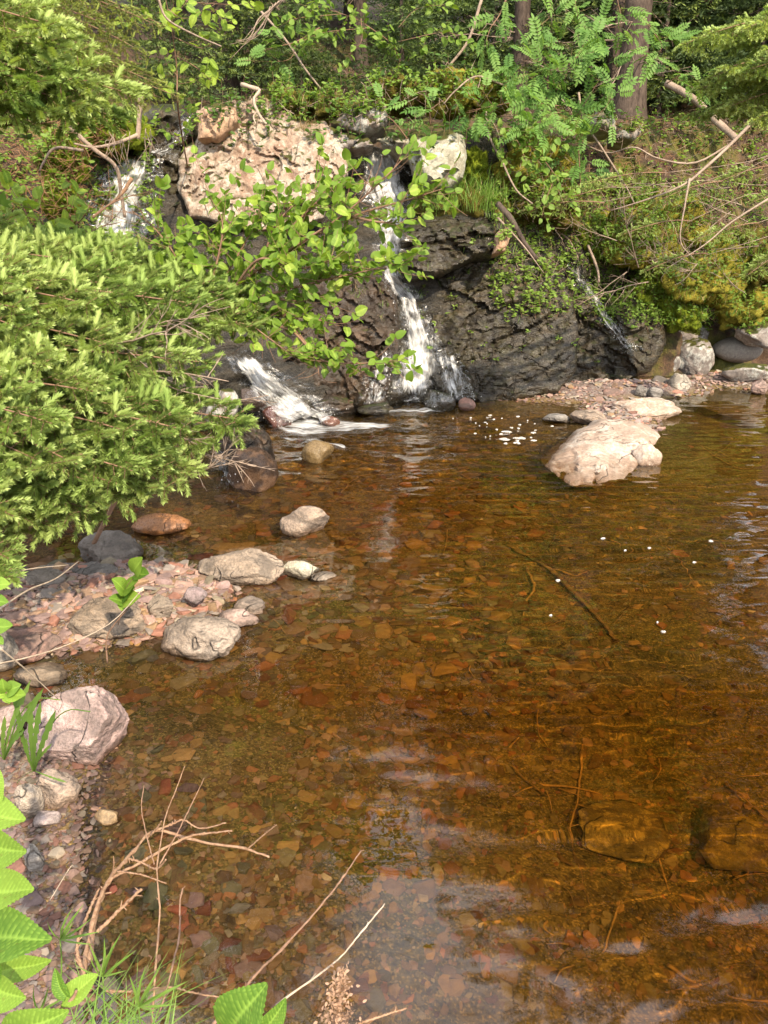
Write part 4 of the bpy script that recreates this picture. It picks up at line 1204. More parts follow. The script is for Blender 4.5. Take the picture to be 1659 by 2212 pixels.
def bough_mesh(name, seed, L=1.3, width=0.42, gap=0.045, nl=0.016, nw=0.0026, dens=1.0, old='needle_old', new='needle_new', bark='twig_brown', newlen=0.045, droop=0.18, sub=True, bare=0.12, dn_old=9, hang=0.0):
    """a flat spruce bough along +X, upper face +Z: axis, side twigs, side shoots, each ending in pale new growth"""
    rng = np.random.RandomState(seed)
    A = Acc()
    def axis_pt(s): return np.array((L * s, 0.04 * math.sin(3 * s + seed), droop * L * (s - s ** 1.9)))
    ap = np.array([axis_pt(s) for s in np.linspace(0, 1, 12)])
    V, Q, T = tube_np(ap, 0.009 * L / 1.3, 0.002, 5); A.add(V, T, Q, 2)
    def shoot(p, d, ln, fresh):
        q = p + d * ln
        cut = max(0.0, 1 - newlen / ln) if fresh else 1.0
        m = p + d * ln * cut
        V, Q, T = tube_np(np.array([p, q]), 0.0022, 0.001, 3, cap=False); A.add(V, None, Q, 2)
        if cut > 0.05:
            k = max(3, int(ln * cut * 100 * dn_old * dens))
            V, Q = needles(p, m, k, nl, nw, rng, 0.7); A.add(V, None, Q, 0)
        if fresh:
            k = max(5, int(min(newlen, ln) * 100 * 15 * dens))
            V, Q = needles(m, q, k, nl * 1.02, nw * 1.25, rng, 1.0); A.add(V, None, Q, 1)
    n = int(L / gap)
    for i in range(n):
        s = (i + rng.uniform(0.2, 0.8)) / n
        for side in (-1, 1):
            p = axis_pt(s)
            ln = width * (1 - s) ** 0.75 * ss(0.0, 0.35, s + 0.12) * rng.uniform(0.65, 1.1) + 0.05
            ang = rad(rng.uniform(42, 62))
            d = unit((math.cos(ang), side * math.sin(ang), rng.normal() * 0.18 + 0.02 - hang))
            if s < bare and rng.rand() < 0.7:
                V, Q, T = tube_np(np.array([p, p + d * ln * 0.6]), 0.002, 0.0008, 3, cap=False); A.add(V, None, Q, 2)
                continue
            q = p + d * ln + np.array((0, 0, -0.12 * ln - hang * ln))
            # the side twig itself in two bent pieces
            md = p + d * ln * 0.55
            shoot(p, unit(md - p), np.linalg.norm(md - p), False)
            shoot(md, unit(q - md), np.linalg.norm(q - md), True)
            if sub and ln > 0.09:
                m = int(ln / 0.045)
                for j in range(1, m):
                    t = j / m
                    b = p + (q - p) * t
                    for s2 in (-1, 1):
                        if rng.rand() < 0.18: continue
                        e = rot_np(s2 * rad(rng.uniform(38, 60)), 0, 0) @ d
                        e = unit(e + np.array((0, 0, rng.normal() * 0.30 + 0.10 - hang * 0.5)))
                        shoot(b, e, (0.045 + 0.075 * (1 - t)) * rng.uniform(0.7, 1.3), True)
    V0 = axis_pt(0.93); shoot(V0, unit(axis_pt(1.0) - V0), 0.09, True)
    return A.mesh(name, [MAT[old], MAT[new], MAT[bark]], True)

def place_bough(me, parent, p, tip, Lm, up=(0, 0, 1), name='bough', roll=0.0, sc=None):
    """put a bough mesh of length Lm from p to tip, in the parent's frame"""
    d = np.asarray(tip) - np.asarray(p)
    R = frame_to(d, up)
    s = np.linalg.norm(d) / Lm
    o = link(name, me, parent)
    M = Matrix([list(r) for r in R]).to_4x4() @ Matrix.Rotation(roll, 4, 'X')
    par = np.array(parent.location) if parent is not None else np.zeros(3)
    o.matrix_local = Matrix.Translation(Vector(np.asarray(p) - par)) @ M @ Matrix.Diagonal((s, s if sc is None else sc, s if sc is None else sc, 1))
    return o

def leaf_tmpl(kind):
    """leaf along +X from the stalk, upper face +Z, unit length; returns V, Q/T, vein mask"""
    if kind in ('alder', 'near'):
        nx_, ny_ = (17, 7) if kind == 'alder' else (41, 17)
        V, vein = [], []
        for i in range(nx_):
            s = i / (nx_ - 1)
            w = 0.38 * math.sin(math.pi * min(1, (0.02 + 0.98 * s) ** 0.74)) ** 0.78 * (1 - 0.12 * s) + 0.004
            if 0 < i < nx_ - 1: w *= 1.0 + (0.03 if i % 2 else -0.03)
            for j in range(ny_):
                k = -1 + 2 * j / (ny_ - 1)
                x = s - 0.10 * abs(k) * (1 - s) * (s > 0.02) + 0.12 * abs(k) * math.sin(math.pi * s) * 0.5
                z = 0.26 * abs(k) * w * 1.4 - 0.22 * (s - 0.35) ** 2 - 0.10 * (k * w) ** 2 * 4
                ph = (x - 0.42 * abs(k) * w * 1.6) * (13.0 if kind == 'near' else 8.0)
                vv = 0
                if True:
                    r_ = ph - math.floor(ph)
                    vv = max(0.0, 1 - abs(r_ - 0.5) / 0.16)
                    z += 0.011 * math.cos(2 * math.pi * r_) * (abs(k) > 0.05)
                    if abs(k) < 0.1: vv = 1.0
                V.append((x, k * w, z)); vein.append(vv)
        V = np.array(V)
        i = np.arange(nx_ - 1)[:, None] * ny_ + np.arange(ny_ - 1)[None]
        Q = np.stack([i, i + ny_, i + ny_ + 1, i + 1], -1).reshape(-1, 4)
        if kind == 'alder':
            V = np.concatenate([V, [(-0.18, 0.006, -0.03), (-0.18, -0.006, -0.03), (0.02, -0.006, -0.01), (0.02, 0.006, -0.01)]])
            Q = np.concatenate([Q, [[len(V) - 4, len(V) - 3, len(V) - 2, len(V) - 1]]])
            vein += [0] * 4
        return V, Q, np.array(vein)
    if kind == 'simple':
        V = np.array([(0, 0, 0), (0.3, 0.27, 0.05), (0.7, 0.22, 0.03), (1, 0, -0.06), (0.7, -0.22, 0.03), (0.3, -0.27, 0.05), (0.5, 0, -0.03)])
        T = np.array([(0, 6, 1), (1, 6, 2), (2, 6, 3), (3, 6, 4), (4, 6, 5), (5, 6, 0)])[:, [0, 1, 2]]
        return V, T, np.zeros(7)
    if kind == 'narrow':
        V = np.array([(0, 0.02, 0), (0.35, 0.07, 0.03), (0.7, 0.05, -0.01), (1, 0, -0.12), (0.7, -0.05, -0.01), (0.35, -0.07, 0.03), (0, -0.02, 0), (0.35, 0, 0.0), (0.7, 0, -0.035)])
        T = np.array([(0, 7, 1), (0, 6, 7), (6, 5, 7), (1, 7, 8), (1, 8, 2), (7, 5, 8), (5, 4, 8), (2, 8, 3), (8, 4, 3)])
        return V, T, np.zeros(9)
    if kind == 'maple':
        th = [0, 22, 38, 62, 80, 105, 128, 160]
        rr = [1.0, 0.62, 0.5, 0.92, 0.5, 0.74, 0.40, 0.22]
        pts = [(math.cos(rad(a)) * r, math.sin(rad(a)) * r) for a, r in zip(th, rr)]
        out = pts + [(x, -y) for x, y in pts[:0:-1]]
        V = np.array([(0, 0, 0)] + [(x, y, 0.08 * abs(y) - 0.1 * max(0, x) ** 2) for x, y in out])
        n = len(out)
        T = np.array([(0, 1 + i, 1 + (i + 1) % n) for i in range(n)])
        return V, T, np.zeros(n + 1)
LT = {k: leaf_tmpl(k) for k in ('alder', 'near', 'simple', 'narrow', 'maple')}

def rowan_mesh(name, mat, pairs=6, seed=0):
    """a pinnate leaf along +X, unit length"""
    rng = np.random.RandomState(seed)
    A = Acc()
    ax = np.array([(s, 0.0, -0.22 * s ** 2) for s in np.linspace(0, 0.85, 6)])
    V, Q, T = tube_np(ax, 0.012, 0.006, 3, cap=False); A.add(V, None, Q, 0)
    V0, F0, _ = LT['simple']
    V0 = V0 * np.array((1, 0.75, 1))
    def lf(p, d, s):
        M = frame_to(d, (0, 0, 1)) * s
        A.add(V0 @ M.T + p, F0, None, 0)
    for i in range(pairs):
        s = 0.22 + 0.6 * i / (pairs - 1)
        p = np.array((s, 0, -0.22 * s * s))
        for sd in (-1, 1):
            lf(p, (0.45, sd, -0.15 + rng.normal() * 0.12), 0.30 * (1 - 0.25 * abs(i / (pairs - 1) - 0.5) * 2) * rng.uniform(0.9, 1.1))
    lf(np.array((0.83, 0, -0.16)), (1, 0, -0.35), 0.28)
    return A.mesh(name, [mat], True)

def blade(A, p, d, L, w, bend, rng, m=0, seg=5):
    """a grass blade: a tapering, bending folded strip"""
    d = unit(d)
    h = unit((d[0] + rng.normal() * 0.2, d[1] + rng.normal() * 0.2, 0))
    sd = np.cross(h, (0, 0, 1))
    P = []
    for i in range(seg + 1):
        t = i / seg
        q = p + d * L * t + (h * bend * 0.8 - np.array((0, 0, bend))) * L * t ** 2.2
        ww = w * (1 - t ** 1.6) * (0.55 + 0.45 * min(1, t * 5)) + w * 0.03
        P += [q + sd * ww / 2, q - sd * ww / 2]
    i = np.arange(seg) * 2
    A.add(np.array(P), None, np.stack([i, i + 1, i + 3, i + 2], 1), m)

def bare_branch(name, seed, L=1.0, n=9, mat='dead_wood', r=0.008, spread=0.5, droop=0.2):
    """a dead branch with forking side twigs along +X"""
    rng = np.random.RandomState(seed)
    A = Acc()
    def br(p, d, ln, rr, depth):
        k = 6
        pts = [p]
        for i in range(k):
            d = unit(d + rng.normal(size=3) * 0.10 + np.array((0, 0, -droop * 0.10)))
            pts.append(pts[-1] + d * ln / k)
        V, Q, T = tube_np(np.array(pts), rr, rr * 0.35, 4 if depth else 5, cap=False); A.add(V, T, Q, 0)
        if depth < 2:
            m = n if depth == 0 else max(2, n // 3)
            for j in range(m):
                t = rng.uniform(0.15, 0.95)
                q = pts[int(t * k)]
                e = unit(d + rng.normal(size=3) * spread * np.array((0.6, 1.3, 0.9)))
                br(q, e, ln * rng.uniform(0.22, 0.5) * (1.1 - t * 0.5), rr * 0.5, depth + 1)
    br(np.zeros(3), np.array((1.0, 0, 0)), L, r, 0)
    return A.mesh(name, [MAT[mat]], True)

# ------------------------------------------------------------------ the forest behind
def far_bough(A, p, d, L, rng, m_old=0, m_new=1, fresh=0.3):
    """a coarse bough for trees seen from afar: twigs clothed in short tufts"""
    d = unit(d)
    sd = unit(np.cross(d, (0, 0, 1)))
    n = max(4, int(L / 0.10))
    for i in range(n):
        s = (i + rng.uniform(0.1, 0.9)) / n
        b = p + d * L * s + np.array((0, 0, -0.22 * L * s ** 2))
        for side in (-1, 1):
            ln = 0.38 * L * (1 - s) ** 0.8 * rng.uniform(0.6, 1.1) + 0.07
            e = unit(d * 0.65 + sd * side + np.array((0, 0, rng.normal() * 0.25 - 0.18)))
            k = max(7, int(ln / 0.016))
            V, Q = needles(b, b + e * ln, k, 0.055, 0.013, rng, 0.9)
            A.add(V, None, Q, m_new if rng.rand() < fresh else m_old)

def conifer_crown(name, seed, H, z0, R, rings=26, fresh=0.2, old='needle_dark', new='needle_old', per=7):
    rng = np.random.RandomState(seed)
    A = Acc()
    for i in range(rings):
        t = (i + rng.uniform(0, 1)) / rings
        z = z0 + (H - z0) * t
        r = R * (1 - t) ** 0.85 * ss(-0.15, 0.12, t) + 0.15
        for j in range(per if t < 0.7 else per - 2):
            a = rng.uniform(0, 6.28)
            ll = r * rng.uniform(0.6, 1.1)
            far_bough(A, np.array((0.0, 0, z)), (math.cos(a), math.sin(a), 0.12 + 0.5 * t - 0.15), ll, rng, 0, 1, fresh)
    return A.mesh(name, [MAT[old], MAT[new]], True)

def trunk_mesh(name, H, r, seed, mat, lean=(0, 0)):
    rng = np.random.RandomState(seed)
    zz = np.concatenate([[-0.6, 0.0, 0.15, 0.4, 0.9], np.linspace(1.6, H, 14)])
    P = np.stack([lean[0] * zz + 0.03 * np.sin(zz * 0.7 + seed), lean[1] * zz + 0.03 * np.cos(zz * 0.6 + seed), zz], 1)
    rr = r * (1 - np.clip(zz, 0, H) / H * 0.93) * (1 + 0.55 * np.exp(-np.clip(zz + 0.1, 0, 9) / 0.22))
    V, Q, T = tube_np(P, rr, None, 12, jag=0.12, seed=seed)
    return mesh_np(name, V, [T, Q] if len(T) else Q, True, [MAT[mat]])

DEAD = [bare_branch('dead_branch', 900 + k, 1.0, 9, 'dead_wood', 0.009) for k in range(4)]
CROWN = [conifer_crown('crown', 700, 11.5, 3.0, 2.3, 30), conifer_crown('crown', 701, 9.0, 1.0, 2.0, 28), conifer_crown('crown', 702, 12.5, 4.6, 2.2, 26)]
TRUNK = [trunk_mesh('trunk', 11.3, 0.17, 1, 'trunk_bark'), trunk_mesh('trunk', 8.8, 0.11, 2, 'trunk_bark', (0.01, 0)), trunk_mesh('trunk', 12.3, 0.15, 3, 'trunk_bark', (-0.01, 0.01))]

def forest_tree(x, y, kind, rz, sc, label, dead=8, seed=0, trunk=None, name='spruce_tree'):
    rng = np.random.RandomState(seed)
    g, _ = drop(x, y)
    o = empty(name, g)
    o.rotation_euler = (0, 0, rz)
    o.scale = (sc, sc, sc)
    tag(o, label, 'tree', 'spruce trees of the forest above the fall')
    t = link('trunk', TRUNK[kind] if trunk is None else trunk, o)
    link('crown', CROWN[kind], o)
    for k in range(dead):
        b = link('dead_branch', DEAD[rng.randint(4)], o)
        b.location = (0, 0, rng.uniform(0.3, 3.6) / sc)
        b.rotation_euler = (rng.uniform(0, 6.28), rng.uniform(-0.15, 0.35), rng.uniform(0, 6.28))
        q = rng.uniform(0.7, 1.5); b.scale = (q, q, q)
    return o

def trunk_at(u, v, y):           # ground point of a trunk seen at picture column u, at distance y
    p = ony(u, v, y)
    return p[0], y
big = trunk_mesh('trunk', 12.0, 0.165, 5, 'trunk_bark', (0.03, 0.0))
orange = trunk_mesh('trunk', 12.0, 0.105, 6, 'pine_bark', (0.0, 0.0))
slim = trunk_mesh('trunk', 12.0, 0.10, 7, 'trunk_bark', (0.02, 0.0))
forest_tree(*trunk_at(1118, 150, 12.2), 2, 0.3, 0.85, 'thick grey brown trunk at the top right of centre, behind the rowan leaves', 9, 1, trunk=trunk_mesh('trunk', 12.0, 0.14, 8, 'trunk_bark'))
forest_tree(*trunk_at(1358, 250, 11.9), 2, 1.2, 1.2, 'thickest spruce trunk with a flared base on the right slope', 10, 2, trunk=big)
forest_tree(*trunk_at(1322, 220, 12.6), 0, 2.2, 1.0, 'slim trunk just left of the thickest spruce trunk', 6, 3, trunk=slim)
forest_tree(*trunk_at(1506, 150, 13.2), 2, 0.9, 1.0, 'sunlit orange barked trunk near the upper right corner', 3, 4, trunk=orange)
forest_tree(*trunk_at(1590, 120, 13.8), 0, 2.9, 1.35, 'dark trunk right of the orange barked one', 8, 5)
forest_tree(*trunk_at(490, 160, 13.0), 0, 0.5, 1.3, 'slender dark trunk in the shade above the largest boulder', 10, 6)
forest_tree(*trunk_at(640, 120, 15.0), 1, 1.5, 0.95, 'shaded bushy spruce behind the largest boulder', 6, 7)
forest_tree(*trunk_at(330, 120, 14.2), 0, 1.1, 1.45, 'shaded spruce behind the upper left fall', 8, 8)
forest_tree(*trunk_at(160, 150, 13.4), 1, 2.7, 1.7, 'shaded spruce at the upper left behind hanging boughs', 6, 9)
forest_tree(*trunk_at(780, 120, 14.0), 0, 4.0, 0.62, 'shaded spruce left of the young spruce in the centre', 10, 10)
forest_tree(*trunk_at(1010, 120, 14.6), 1, 5.0, 0.8, 'bushy spruce right of the young spruce in the centre', 8, 11)
forest_tree(*trunk_at(1230, 120, 15.0), 1, 0.2, 1.25, 'bushy spruce between the thick trunks at the upper right', 8, 12)
forest_tree(*trunk_at(1430, 120, 16.2), 1, 3.3, 1.7, 'bushy spruce behind the orange barked trunk', 6, 13)
forest_tree(*trunk_at(1720, 150, 12.2), 0, 3.9, 1.4, 'spruce at the upper right edge, mostly out of the picture', 6, 14)
for k, (x, y, kd, s) in enumerate([(-9.5, 15.5, 1, 1.3), (-6.8, 17.0, 0, 1.1), (-4.2, 18.5, 1, 1.4), (-1.6, 18.0, 1, 1.05), (0.8, 17.6, 1, 0.95), (3.6, 19.5, 0, 1.1), (6.2, 18.2, 1, 1.4), (9.0, 16.5, 0, 1.2), (11.5, 14.0, 1, 1.3), (-11.5, 12.0, 1, 1.3), (-2.8, 22.0, 1, 1.4), (2.2, 23.0, 1, 1.3), (5.2, 15.8, 1, 1.1), (7.4, 15.2, 1, 1.2), (6.4, 17.2, 1, 1.2), (7.6, 11.6, 0, 1.5), (9.4, 12.8, 0, 1.6), (5.9, 13.2, 0, 1.45), (11.0, 10.6, 0, 1.5), (0.5, 14.8, 1, 0.92), (1.7, 15.8, 1, 1.0), (-0.6, 15.6, 1, 1.0), (7.5, 22.5, 1, 1.6), (-7.5, 22, 1, 1.6)]):
    forest_tree(x, y, kd, k * 1.3, s, 'dark spruce deep in the shaded forest at the top of the picture', 5, 30 + k)
# ------------------------------------------------------------------ near spruce at the left
B1 = [bough_mesh('bough', 800 + k, 1.2, 0.32 + 0.03 * k, 0.06, nl=0.0205, nw=0.0042, newlen=0.066, dens=1.15, dn_old=8, bark='twig_brown') for k in range(4)]
near_spruce = empty('spruce_tree', (-3.0, 3.75, 0.1))
tag(near_spruce, 'near spruce at the left with dense boughs of pale new shoots over the water', 'tree')
V, Q, T = tube_np(np.array([(0, 0, -0.4), (0, 0, 0.5), (0.03, 0, 1.5), (0.0, 0.03, 3.0), (0.02, 0, 4.4)]), [0.11, 0.09, 0.07, 0.04, 0.01], None, 10, 0.1, 3)
link('trunk', mesh_np('trunk', V, [T, Q], True, [MAT['trunk_bark']]), near_spruce)
rng = np.random.RandomState(31)
def spruce_tips(parent, tips, meshes, trunk_xy, rise, seed, upv=(0.15, -0.55, 0.8), jit=0.05, Lm=1.2, maxl=1.2, lw=1.0):
    rng = np.random.RandomState(seed)
    for (u, v, y) in tips:
        tip = ony(u, v, y)
        bz = max(0.35, tip[2] + rise + rng.normal() * 0.08)
        p = np.array((trunk_xy[0] + rng.normal() * jit, trunk_xy[1] + rng.normal() * jit, bz))
        L = np.linalg.norm(tip - p)
        if L > maxl:                      # bare inner limb, then the green bough
            q = tip + (p - tip) * maxl / L
            V, Q, T = tube_np(smooth_path([p, (p * 2 + q) / 3 + rng.normal(size=3) * 0.10, (p + 2 * q) / 3 + rng.normal(size=3) * 0.10, q + (tip - p) / L * 0.05], 14), 0.014 * lw, 0.008 * lw, 5)
            link('limb', mesh_np('limb', V - np.array(parent.location), [T, Q], True, [MAT['dead_wood']]), parent)
            p = q
        place_bough(meshes[rng.randint(len(meshes))], parent, p, tip, Lm, np.asarray(upv) + rng.normal(size=3) * 0.12)
tips = [(612, 705, 3.5), (575, 660, 3.6), (520, 640, 3.5), (600, 745, 3.35), (545, 800, 3.3), (470, 620, 3.4), (430, 700, 3.1), (480, 760, 3.15), (500, 830, 3.05), (525, 905, 3.0), (535, 940, 2.95), (505, 985, 2.9), (450, 900, 2.75), (430, 840, 2.85), (395, 780, 2.85), (360, 660, 3.2), (300, 620, 3.3), (240, 590, 3.3), (150, 580, 3.2), (445, 1030, 2.8), (400, 1075, 2.75), (350, 1105, 2.7), (290, 1128, 2.7), (370, 990, 2.6), (300, 940, 2.6), (270, 1060, 2.5), (200, 1140, 2.55), (150, 1150, 2.5), (330, 860, 2.7), (260, 800, 2.7), (180, 720, 2.8), (120, 640, 2.9), (200, 900, 2.5), (180, 1010, 2.4), (110, 1080, 2.35), (60, 1215, 2.2), (55, 1130, 2.2), (90, 960, 2.3), (60, 860, 2.4), (330, 720, 3.0), (80, 760, 2.6), (240, 670, 3.0), (30, 680, 2.6), (40, 1290, 2.1)]
tips += [(480, 690, 3.3), (540, 730, 3.35), (400, 640, 3.3), (410, 930, 2.8), (340, 1020, 2.65), (460, 970, 2.85), (230, 1100, 2.5), (130, 860, 2.5), (10, 1000, 2.3), (250, 990, 2.55), (150, 950, 2.45), (20, 900, 2.4), (70, 1040, 2.3), (10, 1150, 2.2), (20, 780, 2.5), (140, 790, 2.6), (300, 780, 2.8), (10, 600, 2.7), (70, 600, 2.8), (340, 1060, 2.65), (380, 900, 2.75)]
def tier_gap(u, v): return 790 + 0.17 * u < v < 868 + 0.08 * u and u > 150
tips = [(u - 78 - 0.08 * max(0, v - 850) - (40 if 740 < v < 900 else 0) - (25 if 650 < v < 950 else 0), v - 58 + (55 if v < 690 else 0), y + 0.62 - 0.0002 * v) for i_, (u, v, y) in enumerate(tips) if not tier_gap(u, v) and i_ % 5 != 4]
spruce_tips(near_spruce, tips, B1, (-3.0, 3.75), 0.10, 3, Lm=1.0)
spruce_tips(near_spruce, [(170, 190, 3.7), (100, 150, 3.6), (85, 205, 3.6), (140, 235, 3.8), (30, 40, 3.5), (5, 170, 3.4), (20, 240, 3.5), (40, 100, 3.5)], B1, (-3.0, 3.75), 0.35, 4, Lm=1.0)

for k in range(16):
    r_ = np.random.RandomState(400 + k)
    p = ony(r_.uniform(-20, 330), r_.uniform(600, 1120), r_.uniform(3.3, 3.7))
    o = link('dead_branch', DEAD[k % 4], near_spruce, Vector(p) - near_spruce.location)
    o.rotation_euler = (r_.uniform(0, 6), r_.uniform(-0.2, 0.4), r_.uniform(-0.8, 0.3)); q = r_.uniform(0.4, 0.7); o.scale = (q, q, q)

# older hanging boughs of a second spruce, upper left
B2 = [bough_mesh('bough', 820 + k, 1.2, 0.30, 0.055, nl=0.016, nw=0.0036, old='needle_old', new='needle_yellow', dens=0.7, droop=0.30, hang=0.18, newlen=0.045) for k in range(3)]
second_spruce = empty('spruce_tree', (-3.6, 5.6, 0.2))
tag(second_spruce, 'yellowish old spruce boughs hanging in at the upper left corner', 'tree')
V, Q, T = tube_np(np.array([(0, 0, -0.6), (0, 0, 0.5), (0.03, 0, 2.5), (0.0, 0.03, 4.5), (0.02, 0, 7.0)]), [0.14, 0.12, 0.09, 0.06, 0.01], None, 10, 0.1, 4)
link('trunk', mesh_np('trunk', V, [T, Q], True, [MAT['trunk_bark']]), second_spruce)
tips = [(392, 212, 5.6), (340, 190, 5.5), (300, 230, 5.4), (260, 150, 5.2), (310, 120, 5.5), (350, 60, 5.8), (230, 60, 5.2), (280, 20, 5.6), (180, 100, 5.0), (120, 60, 4.9), (60, 110, 4.8), (170, 10, 5.2), (240, 210, 5.1), (90, 20, 5.0), (150, 180, 5.0), (60, 190, 4.9), (330, -40, 5.8), (240, -60, 5.6)]
spruce_tips(second_spruce, tips, B2, (-3.6, 5.6), 0.6, 6, maxl=1.1)

# a spruce leaning in from the right edge, and a thin one on the right slope
B3 = [bough_mesh('bough', 840 + k, 1.2, 0.30, 0.065, nl=0.022, nw=0.0048, old='needle_old', new='needle_new', dens=0.7, droop=0.25, hang=0.22, newlen=0.075) for k in range(3)]
right_spruce = empty('spruce_tree', (4.1, 6.3, 0.2))
tag(right_spruce, 'drooping spruce boughs with bright tips reaching in at the upper right edge', 'tree')
V, Q, T = tube_np(np.array([(0, 0, -0.6), (0, 0, 0.5), (0.03, 0, 2.5), (0.0, 0.03, 4.5), (0.02, 0, 7.0)]), [0.14, 0.12, 0.09, 0.06, 0.01], None, 10, 0.1, 5)
link('trunk', mesh_np('trunk', V, [T, Q], True, [MAT['trunk_bark']]), right_spruce)
tips = [(1462, 100, 5.0), (1530, 75, 4.9), (1600, 60, 4.8), (1560, 150, 4.9), (1500, 190, 5.2), (1530, 235, 5.3), (1480, 250, 5.5), (1600, 150, 4.8), (1560, 230, 5.1), (1620, 260, 5.0), (1640, 110, 4.7), (1520, 170, 5.2), (1640, 30, 4.9)]
spruce_tips(right_spruce, tips, B3, (4.1, 6.3), 0.35, 7, upv=(-0.3, -0.5, 0.8), maxl=0.85)
B4 = [bough_mesh('bough', 860 + k, 1.2, 0.30, 0.10, nl=0.020, nw=0.006, old='needle_old', new='needle_new', dens=0.4, droop=0.30, hang=0.12, newlen=0.06, bare=0.45) for k in range(3)]
slope_spruce = empty('spruce_tree', (5.4, 9.6, 0.6))
tag(slope_spruce, 'sparse spruce on the right slope, grey bare limbs with green tips over golden moss', 'tree')
V, Q, T = tube_np(np.array([(0, 0, -0.8), (0, 0, 0.5), (-0.1, 0, 2.0), (-0.15, 0.03, 4.0), (-0.1, 0, 6.0)]), [0.16, 0.13, 0.10, 0.06, 0.01], None, 10, 0.1, 6)
link('trunk', mesh_np('trunk', V, [T, Q], True, [MAT['trunk_bark']]), slope_spruce)
tips = [(1120, 462, 8.6), (1190, 435, 8.8), (1260, 400, 8.9), (1330, 510, 8.4), (1400, 440, 8.7), (1380, 590, 8.3), (1500, 520, 8.5), (1530, 400, 8.9), (1620, 440, 8.7), (1600, 600, 8.3)]
spruce_tips(slope_spruce, tips, B4, (5.4, 9.6), 0.5, 8, upv=(-0.2, -0.5, 0.8), maxl=0.95, lw=0.35)
# its long bare grey limbs
def px_branch(name, pts, r0, r1, mat, parent=None, n=22, seed=0, jag=0.15, nr=6, knots=False):
    P = smooth_path([ony(u, v, y) for u, v, y in pts], n)
    R = np.linspace(r0, r1, n)
    A_ = Acc()
    if knots:                          # buds, knots and short broken side shoots
        kr = np.random.RandomState(seed + 5)
        P = P + kr.normal(size=P.shape) * r0 * 0.15
        R = R * (1 + (kr.rand(n) < 0.15) * kr.uniform(0.15, 0.4, n))
        for q in np.nonzero(kr.rand(n) < 0.12)[0]:
            d_ = unit(kr.normal(size=3)) * kr.uniform(2.0, 5.0) * R[q] + (P[min(q + 1, n - 1)] - P[max(q - 1, 0)]) * 0.4
            V, Q, T = tube_np(np.array([P[q], P[q] + d_ * 0.6, P[q] + d_]), R[q] * 0.55, R[q] * 0.3, 5); A_.add(V, T, Q)
    V, Q, T = tube_np(P, R, None, nr, jag, seed)
    if A_.n:
        A_.add(V, T, Q)
        V, T, Q = np.concatenate(A_.V), np.concatenate(A_.T), np.concatenate(A_.Q)
    if parent is None:
        base = P[0]
    else:
        base = np.array(parent.location)
    return receiver(link(name, mesh_np(name, V - base, [T, Q], True, [MAT[mat]]), parent, None if parent else base))
for k, (pts, a, b) in enumerate([([(1659, 230, 9.2), (1580, 310, 9.0), (1520, 365, 8.8), (1475, 400, 8.7), (1400, 430, 8.7), (1320, 455, 8.8)], 0.020, 0.006), ([(1490, 385, 8.7), (1480, 440, 8.6), (1470, 520, 8.5), (1500, 560, 8.4)], 0.012, 0.004),
        ([(1659, 430, 8.6), (1580, 480, 8.5), (1520, 530, 8.4), (1440, 580, 8.3)], 0.012, 0.004), ([(1580, 310, 9.0), (1500, 352, 9.0), (1420, 342, 9.1), (1370, 318, 9.2), (1310, 330, 9.3), (1240, 300, 9.4)], 0.012, 0.005)]):
    px_branch('limb', pts, a, b, 'dead_wood', slope_spruce, seed=k)
for k in range(16):
    r_ = np.random.RandomState(k)
    p = ony(r_.uniform(1330, 1650), r_.uniform(400, 640), r_.uniform(8.4, 9.0))
    o = link('dead_branch', DEAD[k % 4], slope_spruce, Vector(p) - slope_spruce.location)
    o.rotation_euler = (r_.uniform(0, 6), r_.uniform(-0.5, 0.6), r_.uniform(2.2, 4.2)); q = r_.uniform(0.4, 0.9); o.scale = (q, q, q)

# a young spruce in the centre of the top edge
young = conifer_crown('crown', 710, 2.6, 0.15, 0.95, 22, 0.35, 'needle_dark', 'needle_old', 7)
g, _ = drop(ony(868, 190, 10.8)[0], 10.8)
ys = empty('spruce_tree', g); tag(ys, 'young dark spruce standing above the main fall in the centre', 'tree')
link('crown', young, ys); link('trunk', trunk_mesh('trunk', 2.5, 0.035, 9, 'trunk_bark'), ys)
for k, (u, y, s, tx) in enumerate([(650, 11.8, 0.9, 'young dark spruce in the shade right of the slender trunk'), (1060, 12.6, 1.0, 'small dark spruce left of the thick grey brown trunk'), (380, 11.6, 0.9, 'small dark spruce in the shade above the narrow left stream'), (560, 12.6, 1.1, 'small dark spruce in the deep shade behind the bleached branch'), (1250, 13.4, 1.1, 'small dark spruce between the rowan and the thickest trunk'), (960, 13.2, 1.1, 'small dark spruce behind the moss hummocks'), (1180, 12.6, 1.2, 'small spruce right of the thick grey brown trunk'), (1420, 12.8, 1.3, 'small spruce right of the thickest trunk'), (1480, 13.6, 1.4, 'small spruce at the foot of the orange barked trunk'), (1560, 12.9, 1.3, 'small spruce between the orange trunk and the right edge'), (1640, 12.4, 1.3, 'small spruce at the right edge behind drooping boughs'), (1300, 14.2, 1.5, 'taller young spruce behind the slim trunk')]):
    g, _ = drop(ony(u, 190, y)[0], y)
    o = empty('spruce_tree', g); tag(o, tx, 'tree'); o.rotation_euler = (0, 0, k); o.scale = (s, s, s)
    link('crown', young, o); link('trunk', trunk_mesh('trunk', 2.5, 0.035, 9, 'trunk_bark'), o)

